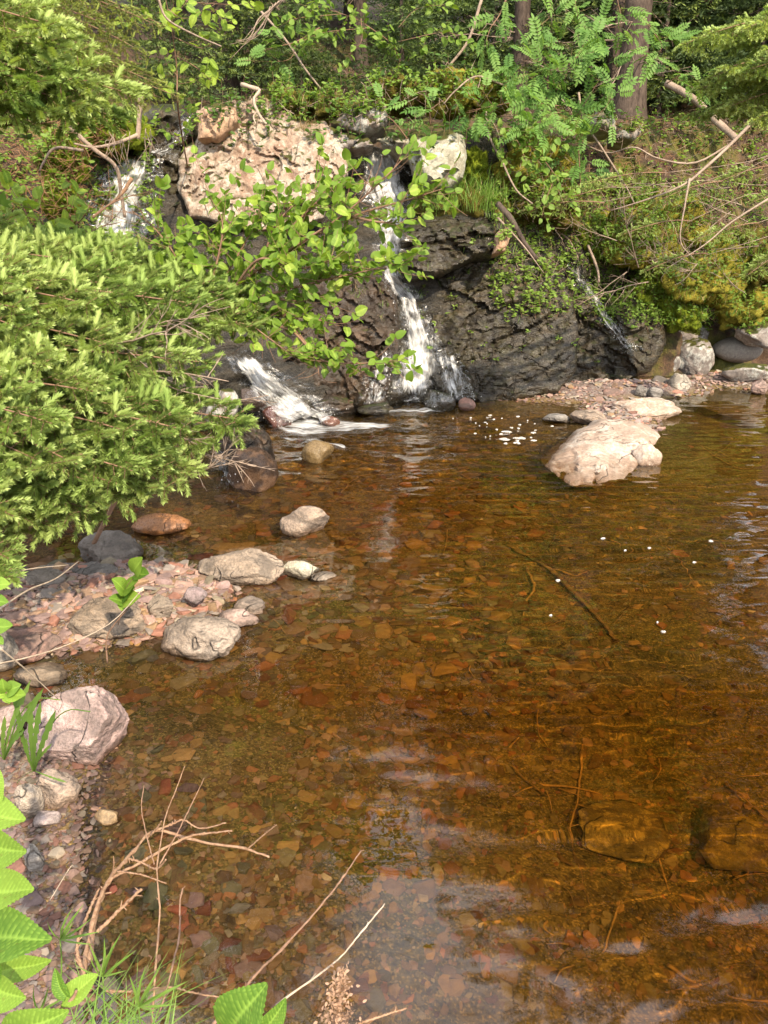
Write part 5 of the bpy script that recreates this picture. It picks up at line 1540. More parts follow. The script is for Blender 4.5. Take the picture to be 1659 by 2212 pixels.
# ------------------------------------------------------------------ alder with single leaves
def leaf_obj_mesh(kind, mat, seed=0, name='leaf'):
    V, F, vein = LT[kind]
    rng = np.random.RandomState(seed)
    V = V * np.array((1, rng.uniform(0.85, 1.1), 1.0))
    V = V + np.stack([0 * V[:, 0], 0.03 * np.sin(V[:, 0] * 5 + seed), 0.04 * np.sin(V[:, 0] * 4 + seed) + 0.05 * V[:, 1] * math.sin(seed)], 1)
    return mesh_np(name, V, F, True, [MAT[mat]], None, {'vein': vein})

def leafy(label, name, cat, branches, leaf_mesh, size, seed, cap, y_jit=0.12, twig_gap=0.09, twig_len=(0.10, 0.22), leaf_gap=0.04, r0=0.008, bark='twig_brown', face=(0.15, -0.6, 0.75), group=None, leafname='leaf', trunk_from=None, keep=None, extra=0):
    """a shrub: stems through picture points, short side twigs, single leaves"""
    rng = np.random.RandomState(seed)
    P0 = ony(*branches[0][0]) if trunk_from is None else np.asarray(trunk_from)
    root = empty(name, P0)
    tag(root, label, cat, group)
    spots = []
    A = Acc()
    for bi, br in enumerate(branches):
        pts = [ony(u, v, y) for u, v, y in br]
        if trunk_from is not None and bi == 0: pts = [np.asarray(trunk_from)] + pts
        P = smooth_path(pts, 8 * len(br))
        rr = r0 if bi == 0 else r0 * 0.55
        V, Q, T = tube_np(P, rr, 0.0015, 5)
        link('stem', mesh_np('stem', V - P0, [T, Q], True, [MAT[bark]]), root)
        L = np.concatenate([[0], np.cumsum(np.linalg.norm(np.diff(P, axis=0), axis=1))])
        s = 0.12 * L[-1] if trunk_from is None else 0.3 * L[-1]
        while s < L[-1]:
            p = np.array([np.interp(s, L, P[:, k]) for k in range(3)])
            k = min(len(P) - 2, np.searchsorted(L, s))
            d = unit(P[k + 1] - P[max(0, k - 1)])
            e = unit(d * 0.7 + rng.normal(size=3) * np.array((0.8, 0.5, 0.6)))
            ln = rng.uniform(*twig_len)
            pts2 = smooth_path([p, p + e * ln * 0.5, p + e * ln + np.array((0, 0, 0.02))], 5)
            V, Q, T = tube_np(pts2, 0.002, 0.001, 3, cap=False); A.add(V - P0, None, Q, 0)
            q = 0.02
            while q < ln:
                f = q / ln
                b = pts2[0] + (pts2[-1] - pts2[0]) * f
                spots.append((b, e))
                q += leaf_gap * rng.uniform(0.7, 1.3)
            spots.append((pts2[-1], e))
            s += twig_gap * rng.uniform(0.6, 1.4)
        spots.append((P[-1], unit(P[-1] - P[-3])))
    link('twigs', A.mesh('twigs', [MAT[bark]]), root)['kind'] = 'stuff'
    if keep is not None:
        uv = project(np.array([b for b, e in spots]))
        spots = [sp_ for sp_, (a_, b_) in zip(spots, uv) if keep(a_, b_)]
    rng.shuffle(spots)
    if extra and len(spots) > cap:
        M, P = [], []
        for (b, e) in spots[cap:cap + extra]:
            d = unit(e * 0.6 + rng.normal(size=3) * 0.6)
            M.append(frame_to(d, np.asarray(face) + rng.normal(size=3) * 0.38) * size * rng.uniform(0.55, 1.05)); P.append(b + np.array((0, 0.03, 0)) - P0)
        V, F = many(LT['alder'][:2], np.array(M), np.array(P))
        link('foliage', mesh_np('foliage', V, F, True, [leaf_mesh[0].materials[0]]), root)['kind'] = 'stuff'
    for (b, e) in spots[:cap]:
        d = unit(e * 0.6 + rng.normal(size=3) * 0.6 + np.array((0.1, 0, -0.05)))
        R = frame_to(d, np.asarray(face) + rng.normal(size=3) * 0.38)
        s = size * rng.uniform(0.6, 1.15)
        o = link(leafname, leaf_mesh[rng.randint(len(leaf_mesh))], root)
        o.matrix_local = Matrix.Translation(Vector(b + d * s * 0.18 - P0)) @ Matrix([list(r) for r in R * s]).to_4x4()
    return root
AL = [leaf_obj_mesh('alder', 'alder_leaf', k) for k in range(5)]
Ya = 4.0
br = [[(360, 860, Ya), (420, 730, Ya), (520, 610, Ya), (640, 530, Ya - .1), (740, 465, Ya - .15), (830, 385, Ya - .2), (868, 345, Ya - .2)],
      [(520, 610, Ya), (610, 510, Ya), (690, 430, Ya), (718, 390, Ya)], [(640, 530, Ya - .1), (760, 468, Ya - .1), (880, 432, Ya - .2), (955, 408, Ya - .25)],
      [(470, 670, Ya), (620, 625, Ya - .1), (760, 592, Ya - .2), (858, 572, Ya - .25)], [(480, 690, Ya), (600, 680, Ya - .1), (680, 690, Ya - .2), (720, 700, Ya - .2)],
      [(500, 700, Ya), (620, 710, Ya - .2), (690, 775, Ya - .3), (770, 785, Ya - .35), (848, 778, Ya - .4)], [(420, 720, Ya), (390, 580, Ya), (340, 500, Ya), (285, 455, Ya)],
      [(430, 700, Ya), (470, 560, Ya), (480, 480, Ya), (455, 430, Ya)], [(560, 590, Ya), (600, 480, Ya), (690, 400, Ya + .1)], [(640, 715, Ya - .2), (680, 770, Ya - .25), (690, 815, Ya - .3)],
      [(420, 700, Ya), (340, 610, Ya), (300, 560, Ya)], [(500, 630, Ya), (560, 560, Ya - .15), (640, 580, Ya - .2), (720, 560, Ya - .3)], [(450, 660, Ya), (520, 540, Ya + .1), (560, 470, Ya + .1)],
      [(760, 468, Ya - .1), (820, 480, Ya - .2), (880, 480, Ya - .25)], [(560, 640, Ya), (640, 650, Ya - .1), (700, 640, Ya - .2)], [(470, 650, Ya), (540, 700, Ya - .2), (620, 760, Ya - .3)], [(200, 470, Ya), (240, 440, Ya), (290, 420, Ya)]]
leafy('bright green alder with serrated leaves leaning over the centre left', 'alder_shrub', 'shrub', br, AL, 0.058, 5, 300, leaf_gap=0.024, twig_gap=0.022, trunk_from=(-1.75, 4.15, 0.05), r0=0.014, keep=lambda u, v: u > (330 if v < 560 else 230) and u < 990 and v < 560 + 0.34 * u and v < 830 and not (770 < u < 880 and 300 < v < 470 and (int(u * 7 + v * 3) % 6 > 0)) and not (v > 620 and u > 560 and int(u * 3 + v * 5) % 5 > 2), extra=1500)
leafy('second alder spray filling the gap behind the near spruce at the left', 'alder_shrub', 'shrub', [[(40, 620, 4.4), (120, 520, 4.3), (180, 470, 4.2), (200, 420, 4.2)], [(90, 560, 4.4), (60, 470, 4.4), (20, 400, 4.4)], [(120, 520, 4.3), (60, 440, 4.2)], [(60, 600, 4.3), (200, 500, 4.2), (260, 480, 4.1)]], AL, 0.08, 6, 70, trunk_from=(-2.4, 4.6, 0.1), keep=lambda u, v: v < 560 and u < 170 and v > 390)
# tall leafy shrub at the top left, beside the dark forest
leafy('yellow green leaves of a tall shrub catching sun at the top left', 'tall_shrub', 'shrub', [[(385, 240, 6.6), (382, 150, 6.6), (370, 60, 6.5), (350, -40, 6.5)], [(380, 120, 6.6), (430, 150, 6.5), (455, 175, 6.4)], [(375, 80, 6.5), (420, 100, 6.5), (440, 105, 6.4)], [(370, 60, 6.5), (320, 40, 6.4), (280, 20, 6.3)], [(362, 20, 6.5), (400, 40, 6.4), (470, 20, 6.4)], [(360, -10, 6.5), (420, 5, 6.4), (500, 10, 6.3)]], AL, 0.085, 8, 130, trunk_from=(-1.95, 8.4, 2.3))
leafy('small leaved shrub with lit leaves across the top centre', 'tall_shrub', 'shrub', [[(860, 120, 10.4), (800, 60, 10.3), (740, 30, 10.2), (660, 10, 10.2)], [(800, 60, 10.3), (700, 70, 10.1), (650, 90, 10.0)], [(740, 30, 10.2), (640, 40, 10.1), (600, 60, 10.0)], [(860, 60, 10.2), (900, 20, 10.2), (960, 10, 10.1)], [(860, 90, 10.2), (960, 70, 10.0), (1010, 90, 9.9)], [(780, 40, 10.2), (780, 90, 10.1), (750, 120, 10.1)]], [leaf_obj_mesh('alder', 'shrub_leaf', k + 9) for k in range(3)], 0.09, 9, 260, twig_gap=0.08, trunk_from=(0.3, 11.2, 3.0))
# dead bare twigs at the top
for k, (pts, a, b, tx) in enumerate([([(640, -20, 9.8), (600, 10, 9.7), (560, 40, 9.6), (540, 80, 9.5), (510, 90, 9.4)], 0.012, 0.003, 'bare curved twig bundle hanging at the top left of centre'), ([(340, -10, 6.2), (360, 40, 6.2), (420, 75, 6.1), (478, 100, 6.0)], 0.010, 0.004, 'bare brown branch slanting down at the top left')]):
    o = px_branch('dead_branch', pts, a, b, 'dead_wood', seed=40 + k); tag(o, tx, 'branch')
for k in range(7):
    r_ = np.random.RandomState(60 + k)
    o = px_branch('dead_twig', [(620 - 6 * k, -10 + 4 * k, 9.7), (590 - 4 * k, 15 + 7 * k, 9.6), (560 - r_.randint(30), 60 + r_.randint(30), 9.5), (530 - r_.randint(40), 80 + r_.randint(60), 9.4)], 0.006, 0.002, 'dead_wood', seed=70 + k, n=12, nr=4)
    tag(o, 'thin pale dead twig drooping at the top left of centre', 'twig', 'drooping dead twigs at the top')

# maple leaves at the left edge
ML = [leaf_obj_mesh('maple', 'maple_leaf', k) for k in range(3)]
leafy('dark green maple leaves at the left edge under the spruce tips', 'maple_sapling', 'sapling', [[(-30, 330, 3.6), (20, 270, 3.6), (70, 240, 3.6), (120, 210, 3.6)], [(20, 270, 3.6), (60, 270, 3.5), (130, 260, 3.5)]], ML, 0.085, 12, 26, twig_gap=0.09, trunk_from=(-2.4, 4.2, 0.1), face=(0.1, -0.7, 0.6))

# ------------------------------------------------------------------ rowan on the right
RW = [rowan_mesh('leaf', MAT['rowan_leaf'], 6, k) for k in range(3)]
def rowan(label, branches, seed, cap, size=0.24, **kw):
    return leafy(label, 'rowan_shrub', 'shrub', branches, RW, size, seed, cap, twig_gap=kw.pop('twig_gap', 0.16), leaf_gap=0.10, twig_len=(0.08, 0.2), **kw)
rowan('rowan shrub with feathery leaves in front of the big trunks at the upper right', [[(1250, 330, 9.2), (1240, 260, 9.1), (1200, 190, 9.0), (1150, 160, 8.9), (1090, 180, 8.8)], [(1240, 260, 9.1), (1290, 180, 9.0), (1310, 140, 8.9)], [(1210, 200, 9.0), (1240, 130, 8.9), (1290, 110, 8.8)], [(1220, 230, 9.0), (1130, 220, 8.8), (1060, 230, 8.7), (1010, 240, 8.7)], [(1200, 190, 9.0), (1180, 140, 8.8), (1130, 130, 8.8)], [(1230, 240, 9.1), (1180, 250, 8.8), (1150, 280, 8.7)], [(1240, 270, 9.1), (1300, 240, 8.9), (1320, 210, 8.9)]], 15, 240, twig_gap=0.06, trunk_from=(2.35, 9.6, 1.4))
rowan('rowan spray hanging at the top right of centre', [[(1100, -20, 9.6), (1080, 30, 9.5), (1060, 60, 9.4), (1050, 90, 9.4)], [(1180, -20, 9.8), (1190, 30, 9.6), (1160, 60, 9.5)], [(1240, -20, 9.8), (1250, 40, 9.6), (1280, 80, 9.5)], [(1330, -20, 9.8), (1340, 50, 9.6), (1300, 60, 9.5)], [(1390, 40, 9.8), (1430, 100, 9.7), (1400, 120, 9.6)]], 16, 160, twig_gap=0.07)
rowan('small rowan seedling on the mossy ledge above the main fall', [[(930, 270, 8.9), (925, 235, 8.8), (900, 215, 8.7)], [(925, 240, 8.8), (960, 215, 8.8)]], 17, 10)
rowan('rowan seedling leaning over the pale block right of the main fall', [[(880, 300, 8.5), (850, 262, 8.4), (832, 250, 8.4)], [(880, 295, 8.5), (900, 262, 8.4)]], 18, 9, size=0.17)
rowan('dark rowan leaves in the shade left of the young spruce', [[(690, 60, 11.0), (640, 90, 10.6), (600, 100, 10.4), (560, 110, 10.3)], [(640, 90, 10.6), (620, 130, 10.3), (520, 130, 10.2)]], 19, 22)
rowan('rowan sprig glowing below the orange barked trunk', [[(1440, 180, 11.0), (1480, 160, 10.8), (1510, 175, 10.6)], [(1460, 170, 11), (1500, 190, 10.6), (1540, 190, 10.6)]], 20, 18)
SH = [leaf_obj_mesh('alder', 'shrub_leaf', k + 3) for k in range(3)]
leafy('leafy green shrub trailing down right of the pale block', 'trailing_shrub', 'shrub', [[(1060, 300, 9.0), (1110, 290, 8.8), (1160, 330, 8.7), (1200, 380, 8.6), (1230, 440, 8.6)], [(1110, 290, 8.8), (1130, 330, 8.6), (1140, 380, 8.6)], [(1180, 330, 8.8), (1220, 300, 8.7), (1245, 270, 8.7)], [(1200, 380, 8.6), (1180, 430, 8.5), (1170, 470, 8.5)], [(1020, 250, 9.1), (1080, 280, 8.8), (1090, 330, 8.7)]], SH, 0.075, 21, 260, twig_gap=0.05, leaf_gap=0.04)
for k, (pts, a, b, tx) in enumerate([([(1050, 240, 8.9), (1055, 290, 8.8), (1085, 350, 8.7), (1115, 410, 8.6), (1150, 440, 8.5)], 0.014, 0.008, 'bent grey root like branch hanging right of the pale block'), ([(1090, 185, 9.0), (1030, 165, 8.9), (985, 195, 8.8), (958, 225, 8.8)], 0.012, 0.006, 'arched bare branch over the moss hummocks'),
        ([(1250, 200, 9.4), (1260, 260, 9.3), (1300, 320, 9.2), (1350, 400, 9.2), (1370, 440, 9.2)], 0.013, 0.008, 'straight thin grey stick leaning down the right slope'), ([(1040, 280, 8.8), (1060, 260, 8.8), (1080, 300, 8.7), (1082, 340, 8.7)], 0.007, 0.003, 'short forked twig right of the pale block'),
        ([(1240, 300, 9.3), (1235, 250, 9.4), (1215, 215, 9.5)], 0.02, 0.010, 'knotted brown stem at the foot of the rowan'), ([(1270, 530, 9.2), (1290, 580, 9.0), (1294, 610, 8.9)], 0.016, 0.012, 'dark mossy stick standing in the black bank'), ([(1075, 470, 8.1), (1130, 530, 8.0), (1175, 590, 8.0)], 0.012, 0.003, 'pale curved dead stem across the dark cliff'),
        ([(1040, 0, 10.4), (1010, 90, 10.3), (960, 160, 10.2), (950, 230, 10.1)], 0.018, 0.012, 'leaning grey stem behind the moss hummocks'), ([(560, 20, 11.0), (620, 90, 10.8), (660, 150, 10.6), (700, 200, 10.4)], 0.016, 0.010, 'slanting grey stem in the shade right of the slender trunk'), ([(1250, 560, 9.3), (1230, 520, 9.3), (1200, 490, 9.2), (1195, 450, 9.2)], 0.010, 0.005, 'grey forked twig above the right trickle')]):
    o = px_branch('dead_branch', pts, a, b, 'dead_wood', seed=80 + k); tag(o, tx, 'branch')
# fallen logs on the right slope
o = px_branch('fallen_log', [(1440, 180, 11.6), (1500, 215, 11.2), (1545, 260, 10.9), (1590, 300, 10.6)], 0.045, 0.04, 'dead_wood', seed=95, nr=9); tag(o, 'fallen grey log lying down the slope below the orange barked trunk', 'log')
o = px_branch('rotten_log', [(1075, 440, 8.35), (1105, 475, 8.2), (1130, 520, 8.15), (1160, 560, 8.1)], 0.032, 0.02, 'trunk_bark', seed=96, nr=9); tag(o, 'rotten mossy log end resting on the black wet ledge', 'log')
# the bleached branch on top of the largest boulder
bb = empty('bleached_branch', hit(552, 262)[0]); tag(bb, 'bleached forked dead branch draped over the top of the largest boulder', 'branch')
px_branch('limb', [(522, 182, 8.55), (540, 188, 8.5), (560, 196, 8.48), (548, 215, 8.42), (556, 240, 8.36), (570, 262, 8.30), (576, 268, 8.28)], 0.022, 0.010, 'bleached_wood', bb, seed=1, jag=0.25, nr=8)
px_branch('limb', [(556, 240, 8.36), (548, 252, 8.34), (552, 268, 8.30)], 0.012, 0.006, 'bleached_wood', bb, seed=2, nr=6)
# tangle of dead roots round the upper left fall
for k, (pts, a, b, tx) in enumerate([([(305, 195, 7.4), (302, 240, 7.4), (298, 300, 7.4)], 0.026, 0.02, 'upright reddish bare stem above the upper left fall'), ([(300, 290, 7.4), (250, 310, 7.3), (200, 318, 7.2), (160, 310, 7.1)], 0.018, 0.008, 'bent root reaching left above the upper left fall'), ([(145, 270, 7.2), (200, 320, 7.2), (250, 360, 7.2), (262, 420, 7.2), (270, 470, 7.2)], 0.022, 0.014, 'brown limb hanging across the upper left fall'), ([(285, 385, 7.25), (262, 420, 7.2), (240, 440, 7.2)], 0.018, 0.012, 'short reddish stick crossing the hanging limb'), ([(180, 325, 7.0), (120, 320, 6.9), (95, 350, 6.9), (85, 370, 6.9)], 0.014, 0.006, 'bare root curling down at the left of the upper fall')]):
    o = px_branch('dead_branch', pts, a, b, 'dead_wood' if k != 3 else 'twig_red', seed=110 + k); tag(o, tx, 'branch')
for k in range(16):
    r_ = np.random.RandomState(200 + k)
    u0 = r_.uniform(230, 330)
    o = px_branch('dead_twig', [(u0, 270 + r_.uniform(0, 40), 7.2), (u0 + r_.uniform(-15, 15), 310, 7.15), (u0 + r_.uniform(-30, 30), 330 + r_.uniform(0, 40), 7.1)], 0.004, 0.0015, 'dead_wood', seed=120 + k, n=8, nr=4)
    tag(o, 'thin pale dead twig hanging in front of the upper left fall', 'twig', 'hanging dead twigs at the upper left fall')
# ------------------------------------------------------------------ moss, grass, low plants
def moss_mound(u0, v0, u1, v1, y, seed, mat, label, dep=0.8):
    uc, vc = (u0 + u1) / 2, (v0 + v1) / 2
    c = ony(uc, vc, y)
    k = ((c - EYE) @ FWD) / FPX
    W, H = (u1 - u0) * k, (v1 - v0) * k
    V, T = ico(5)
    N = V.copy()
    V = V * np.array((W / 2, W / 2 * dep, H / 2))
    V = V + N * (0.17 * W * fbm(V * 4.5 / max(W, 0.2) + seed, 4, seed) + 0.014 * fbm(V * 16.0 + seed, 3, seed + 1))[:, None]
    base = c - np.array((0, 0, H / 2))
    root = empty('moss_cushion', base)
    tag(root, label, 'moss')
    Vw = V + c
    link('moss_body', mesh_np('moss_body', Vw - base, T, True, [MAT[mat]]), root)
    # short stems standing out of the cushion
    rng = np.random.RandomState(seed)
    n = 2600
    i = rng.randint(len(V), size=n)
    f = N[i] + rng.normal(size=(n, 3)) * 0.45 + np.array((0, 0, 0.3))
    f /= np.linalg.norm(f, axis=1)[:, None]
    sd = np.cross(f, rng.normal(size=(n, 3))); sd /= np.linalg.norm(sd, axis=1)[:, None]
    L = rng.uniform(0.012, 0.032, n)[:, None]; w = 0.006
    p = Vw[i] + rng.normal(size=(n, 3)) * 0.008
    Vv = np.stack([p - sd * w / 2, p + sd * w / 2, p + f * L], 1).reshape(-1, 3) - base
    o = link('moss_tips', mesh_np('moss_tips', Vv, np.arange(n * 3).reshape(-1, 3), True, [MAT[mat]]), root)
    o['kind'] = 'stuff'
    static(Vw, T)

def cushion_mat(name, c1, c2, c3):
    t = NT(name)
    p = t.pos()
    a = t.noise(p, 9.0, 4, 0.6); b = t.noise(p, 90.0, 3, 0.7)
    c = t.mix(t.ramp(a, [(0.35, 0.0), (0.65, 1.0)]), c1, c2)
    c = t.mix(t.ramp(b, [(0.3, 0.8), (0.6, 0.0)]), c, c3)
    MAT[name] = t.surf(t.bsdf(Base_Color=c, Roughness=0.95, Normal=t.bump(b, 0.015, 1.0), Specular_IOR_Level=0.1))
cushion_mat('cushion_gold', (0.17, 0.17, 0.02), (0.33, 0.28, 0.04), (0.06, 0.05, 0.01))
cushion_mat('cushion_green', (0.11, 0.15, 0.012), (0.22, 0.27, 0.02), (0.04, 0.05, 0.006))
cushion_mat('cushion_brown', (0.09, 0.085, 0.015), (0.18, 0.145, 0.028), (0.03, 0.027, 0.008))
for k, (b, y, m, tx) in enumerate([
        ((905, 175, 1040, 232), 9.35, 'cushion_gold', 'largest golden moss hummock above the pale block'), ((1020, 190, 1095, 250), 9.3, 'cushion_gold', 'golden moss hummock right of the largest one'),
        ((780, 190, 920, 250), 9.5, 'cushion_brown', 'low olive moss bank behind the grey lichen block'), ((560, 205, 720, 262), 9.2, 'cushion_brown', 'brownish moss sheet on top of the largest boulder'),
        ((690, 222, 790, 262), 9.0, 'cushion_brown', 'ochre moss cap on the shoulder of the grey lichen block'), ((1060, 300, 1220, 430), 9.5, 'cushion_gold', 'tall golden moss face behind the trailing shrub'),
        ((1000, 320, 1050, 400), 9.0, 'cushion_green', 'green moss strip beside the pale block'), ((1290, 450, 1500, 560), 9.75, 'cushion_gold', 'wide golden moss mound under the sparse spruce'),
        ((1400, 520, 1600, 650), 9.7, 'cushion_gold', 'golden moss slope below the sparse spruce'), ((1570, 500, 1720, 640), 9.7, 'cushion_brown', 'mossy bank at the right edge below the sparse spruce'),
        ((1340, 610, 1480, 680), 9.5, 'cushion_green', 'yellow green moss shelf beside the black bank'), ((1560, 640, 1700, 715), 9.5, 'cushion_gold', 'golden moss cushion above the smooth oval boulder'),
        ((140, 255, 330, 330), 8.6, 'cushion_green', 'green moss bank above the upper left fall'), ((90, 300, 190, 400), 7.9, 'cushion_green', 'brightest yellow green moss lump left of the upper left fall'),
        ((90, 380, 170, 480), 7.8, 'cushion_green', 'green moss strip below the brightest moss lump'), ((1100, 400, 1260, 500), 9.35, 'cushion_brown', 'mossy bank above the black wet ledge'), ((930, 420, 1090, 480), 8.75, 'cushion_brown', 'mossy shelf that carries the tall grass'),
        ((1440, 660, 1520, 710), 9.25, 'cushion_green', 'moss cap on the broken rock by the shore'), ((1230, 480, 1330, 560), 9.6, 'cushion_green', 'moss lip over the black bank'), ((1310, 480, 1440, 560), 9.2, 'cushion_gold', 'brightest golden moss patch under the tips of the sparse spruce'), ((1430, 570, 1570, 640), 9.25, 'cushion_gold', 'golden moss knoll above the mossy broken rock')]):
    moss_mound(*b, y, 300 + k, m, tx)
_bvh[0] = None

def grass_tuft(label, spots, seed, hgt=0.25, w=0.005, n=26, dry=0.15, spread=0.06, bend=0.5):
    rng = np.random.RandomState(seed)
    A = Acc()
    c = np.mean([p for p in spots], axis=0)
    for p in spots:
        for i in range(n):
            q = p + np.array((rng.normal() * spread, rng.normal() * spread, -0.02))
            blade(A, q - c, (rng.normal() * 0.35, rng.normal() * 0.35 - 0.1, 1), hgt * rng.uniform(0.5, 1.2), w, rng.uniform(0.1, bend), rng, 1 if rng.rand() < dry else 0, 5)
    o = link('grass', A.mesh('grass', [MAT['grass_blade'], MAT['grass_dry']]), loc=c)
    tag(o, label, 'grass', None, 'stuff')
def hits(lst):
    return [h for h in (hit(u, v)[0] for u, v in lst) if h is not None]
rng = np.random.RandomState(55)
grass_tuft('tall green grass on the shelf right of the main fall', hits([(rng.uniform(930, 1080), rng.uniform(395, 465)) for _ in range(34)]), 1, 0.34, 0.007, 22, 0.1)
grass_tuft('dry straw tuft hanging over the largest boulder', hits([(655 + rng.normal() * 14, 272 + rng.normal() * 6) for _ in range(5)]), 2, 0.16, 0.005, 20, 0.95, 0.03, 1.2)
grass_tuft('green grass along the top of the largest boulder', hits([(rng.uniform(600, 760), rng.uniform(195, 235)) for _ in range(14)]), 3, 0.3, 0.006, 7, 0.15, 0.04, 0.8)
grass_tuft('sparse grass on the dark cliff', hits([(rng.uniform(890, 1180), rng.uniform(500, 700)) for _ in range(22)]), 4, 0.16, 0.005, 8, 0.25, 0.02, 0.9)
grass_tuft('grass on the bank above the black wet ledge', hits([(rng.uniform(1050, 1250), rng.uniform(420, 560)) for _ in range(30)]), 5, 0.26, 0.006, 12, 0.2)
grass_tuft('straw and grass hanging over the right shore rocks', hits([(rng.uniform(1250, 1655), rng.uniform(430, 700)) for _ in range(150)]), 6, 0.22, 0.007, 12, 0.18, 0.06, 1.0)
grass_tuft('small grass on the wet face left of the main fall', hits([(rng.uniform(760, 830), rng.uniform(620, 700)) for _ in range(7)]), 7, 0.14, 0.005, 9, 0.4, 0.02, 1.0)

def ground_leaves(label, n, box, seed, size, mat, per=5, hgt=0.12, tmpl='simple', test=None):
    """low leafy plants that cover the ground, too many to count"""
    rng = np.random.RandomState(seed)
    M, P = [], []
    A = Acc()
    for _ in range(n):
        u, v = rng.uniform(box[0], box[2]), rng.uniform(box[1], box[3])
        h, nn = hit(u, v)
        if h is None or h[2] < 0.12 or (test and not test(u, v, h)): continue
        top = h + np.array((rng.normal() * 0.03, rng.normal() * 0.03 - 0.02, hgt * rng.uniform(0.3, 1.3)))
        V, Q, T = tube_np(np.array([h, (h + top) / 2 + rng.normal(size=3) * 0.01, top]), 0.002, 0.001, 3, cap=False); A.add(V, None, Q, 1)
        for i in range(per):
            t = rng.uniform(0.35, 1.05)
            d = unit(rng.normal(size=3) * np.array((1, 1, 0.35)) + np.array((0, 0, 0.12)))
            s = size * rng.uniform(0.6, 1.3)
            M.append(frame_to(d, np.array((0, -0.35, 0.8)) + rng.normal(size=3) * 0.35) * s)
            P.append(h + (top - h) * t)
    V, F = many(LT[tmpl][:2], np.array(M), np.array(P))
    A.add(V, F, None, 0)
    o = link('ground_plants', A.mesh('ground_plants', [MAT[mat], MAT['twig_brown']]))
    tag(o, label, 'ground cover', None, 'stuff')
ground_leaves('low leafy plants covering the right bank above the black rocks', 1000, (1060, 390, 1420, 690), 1, 0.045, 'shrub_leaf', 6)
ground_leaves('bilberry like leaves on the golden moss of the right slope', 950, (1280, 400, 1659, 720), 2, 0.04, 'shrub_leaf', 6)
ground_leaves('leaves and seedlings on the moss above the main fall', 600, (560, 170, 1100, 262), 3, 0.05, 'shrub_leaf', 5)
ground_leaves('dim seedlings on the shaded forest floor', 700, (380, 60, 1659, 330), 4, 0.055, 'deep_leaf', 6, 0.2)
ground_leaves('leaves on the mossy bank at the upper left', 600, (0, 250, 340, 540), 5, 0.055, 'shrub_leaf', 5)
ground_leaves('tiny plants rooted in the wet cliff', 60, (880, 480, 1330, 800), 6, 0.035, 'shrub_leaf', 6, 0.06)
ground_leaves('seedlings in the slope litter below the big trunks', 600, (1100, 180, 1659, 440), 7, 0.05, 'shrub_leaf', 5)

# fallen needles, sticks and litter of the slope
def litter(label, n, box, seed, L=(0.05, 0.35), mat='litter'):
    rng = np.random.RandomState(seed)
    A = Acc()
    for _ in range(n):
        h, nn = hit(rng.uniform(box[0], box[2]), rng.uniform(box[1], box[3]), 0.012)
        if h is None or h[2] < 0.15: continue
        d = rng.normal(size=3); d = unit(d - (d @ nn) * nn * 0.8)
        ln = rng.uniform(*L)
        V, Q, T = tube_np(smooth_path([h - d * ln / 2, h + nn * 0.02 + rng.normal(size=3) * 0.015, h + d * ln / 2], 5), 0.0045, 0.0015, 3, cap=False)
        A.add(V, None, Q, 0)
    o = link('litter', A.mesh('litter', [MAT[mat]])); tag(o, label, 'litter', None, 'stuff')
litter('brown fallen twigs and litter on the right slope', 900, (1100, 200, 1659, 600), 1, mat='dead_wood')
litter('reddish needle litter under the spruce at the upper left', 700, (0, 260, 260, 480), 2)
litter('brown fallen twigs on the dark forest floor', 500, (400, 100, 1300, 260), 3, mat='dead_wood')
litter('reddish needle litter on the right slope', 900, (1200, 250, 1659, 520), 4, (0.03, 0.15))

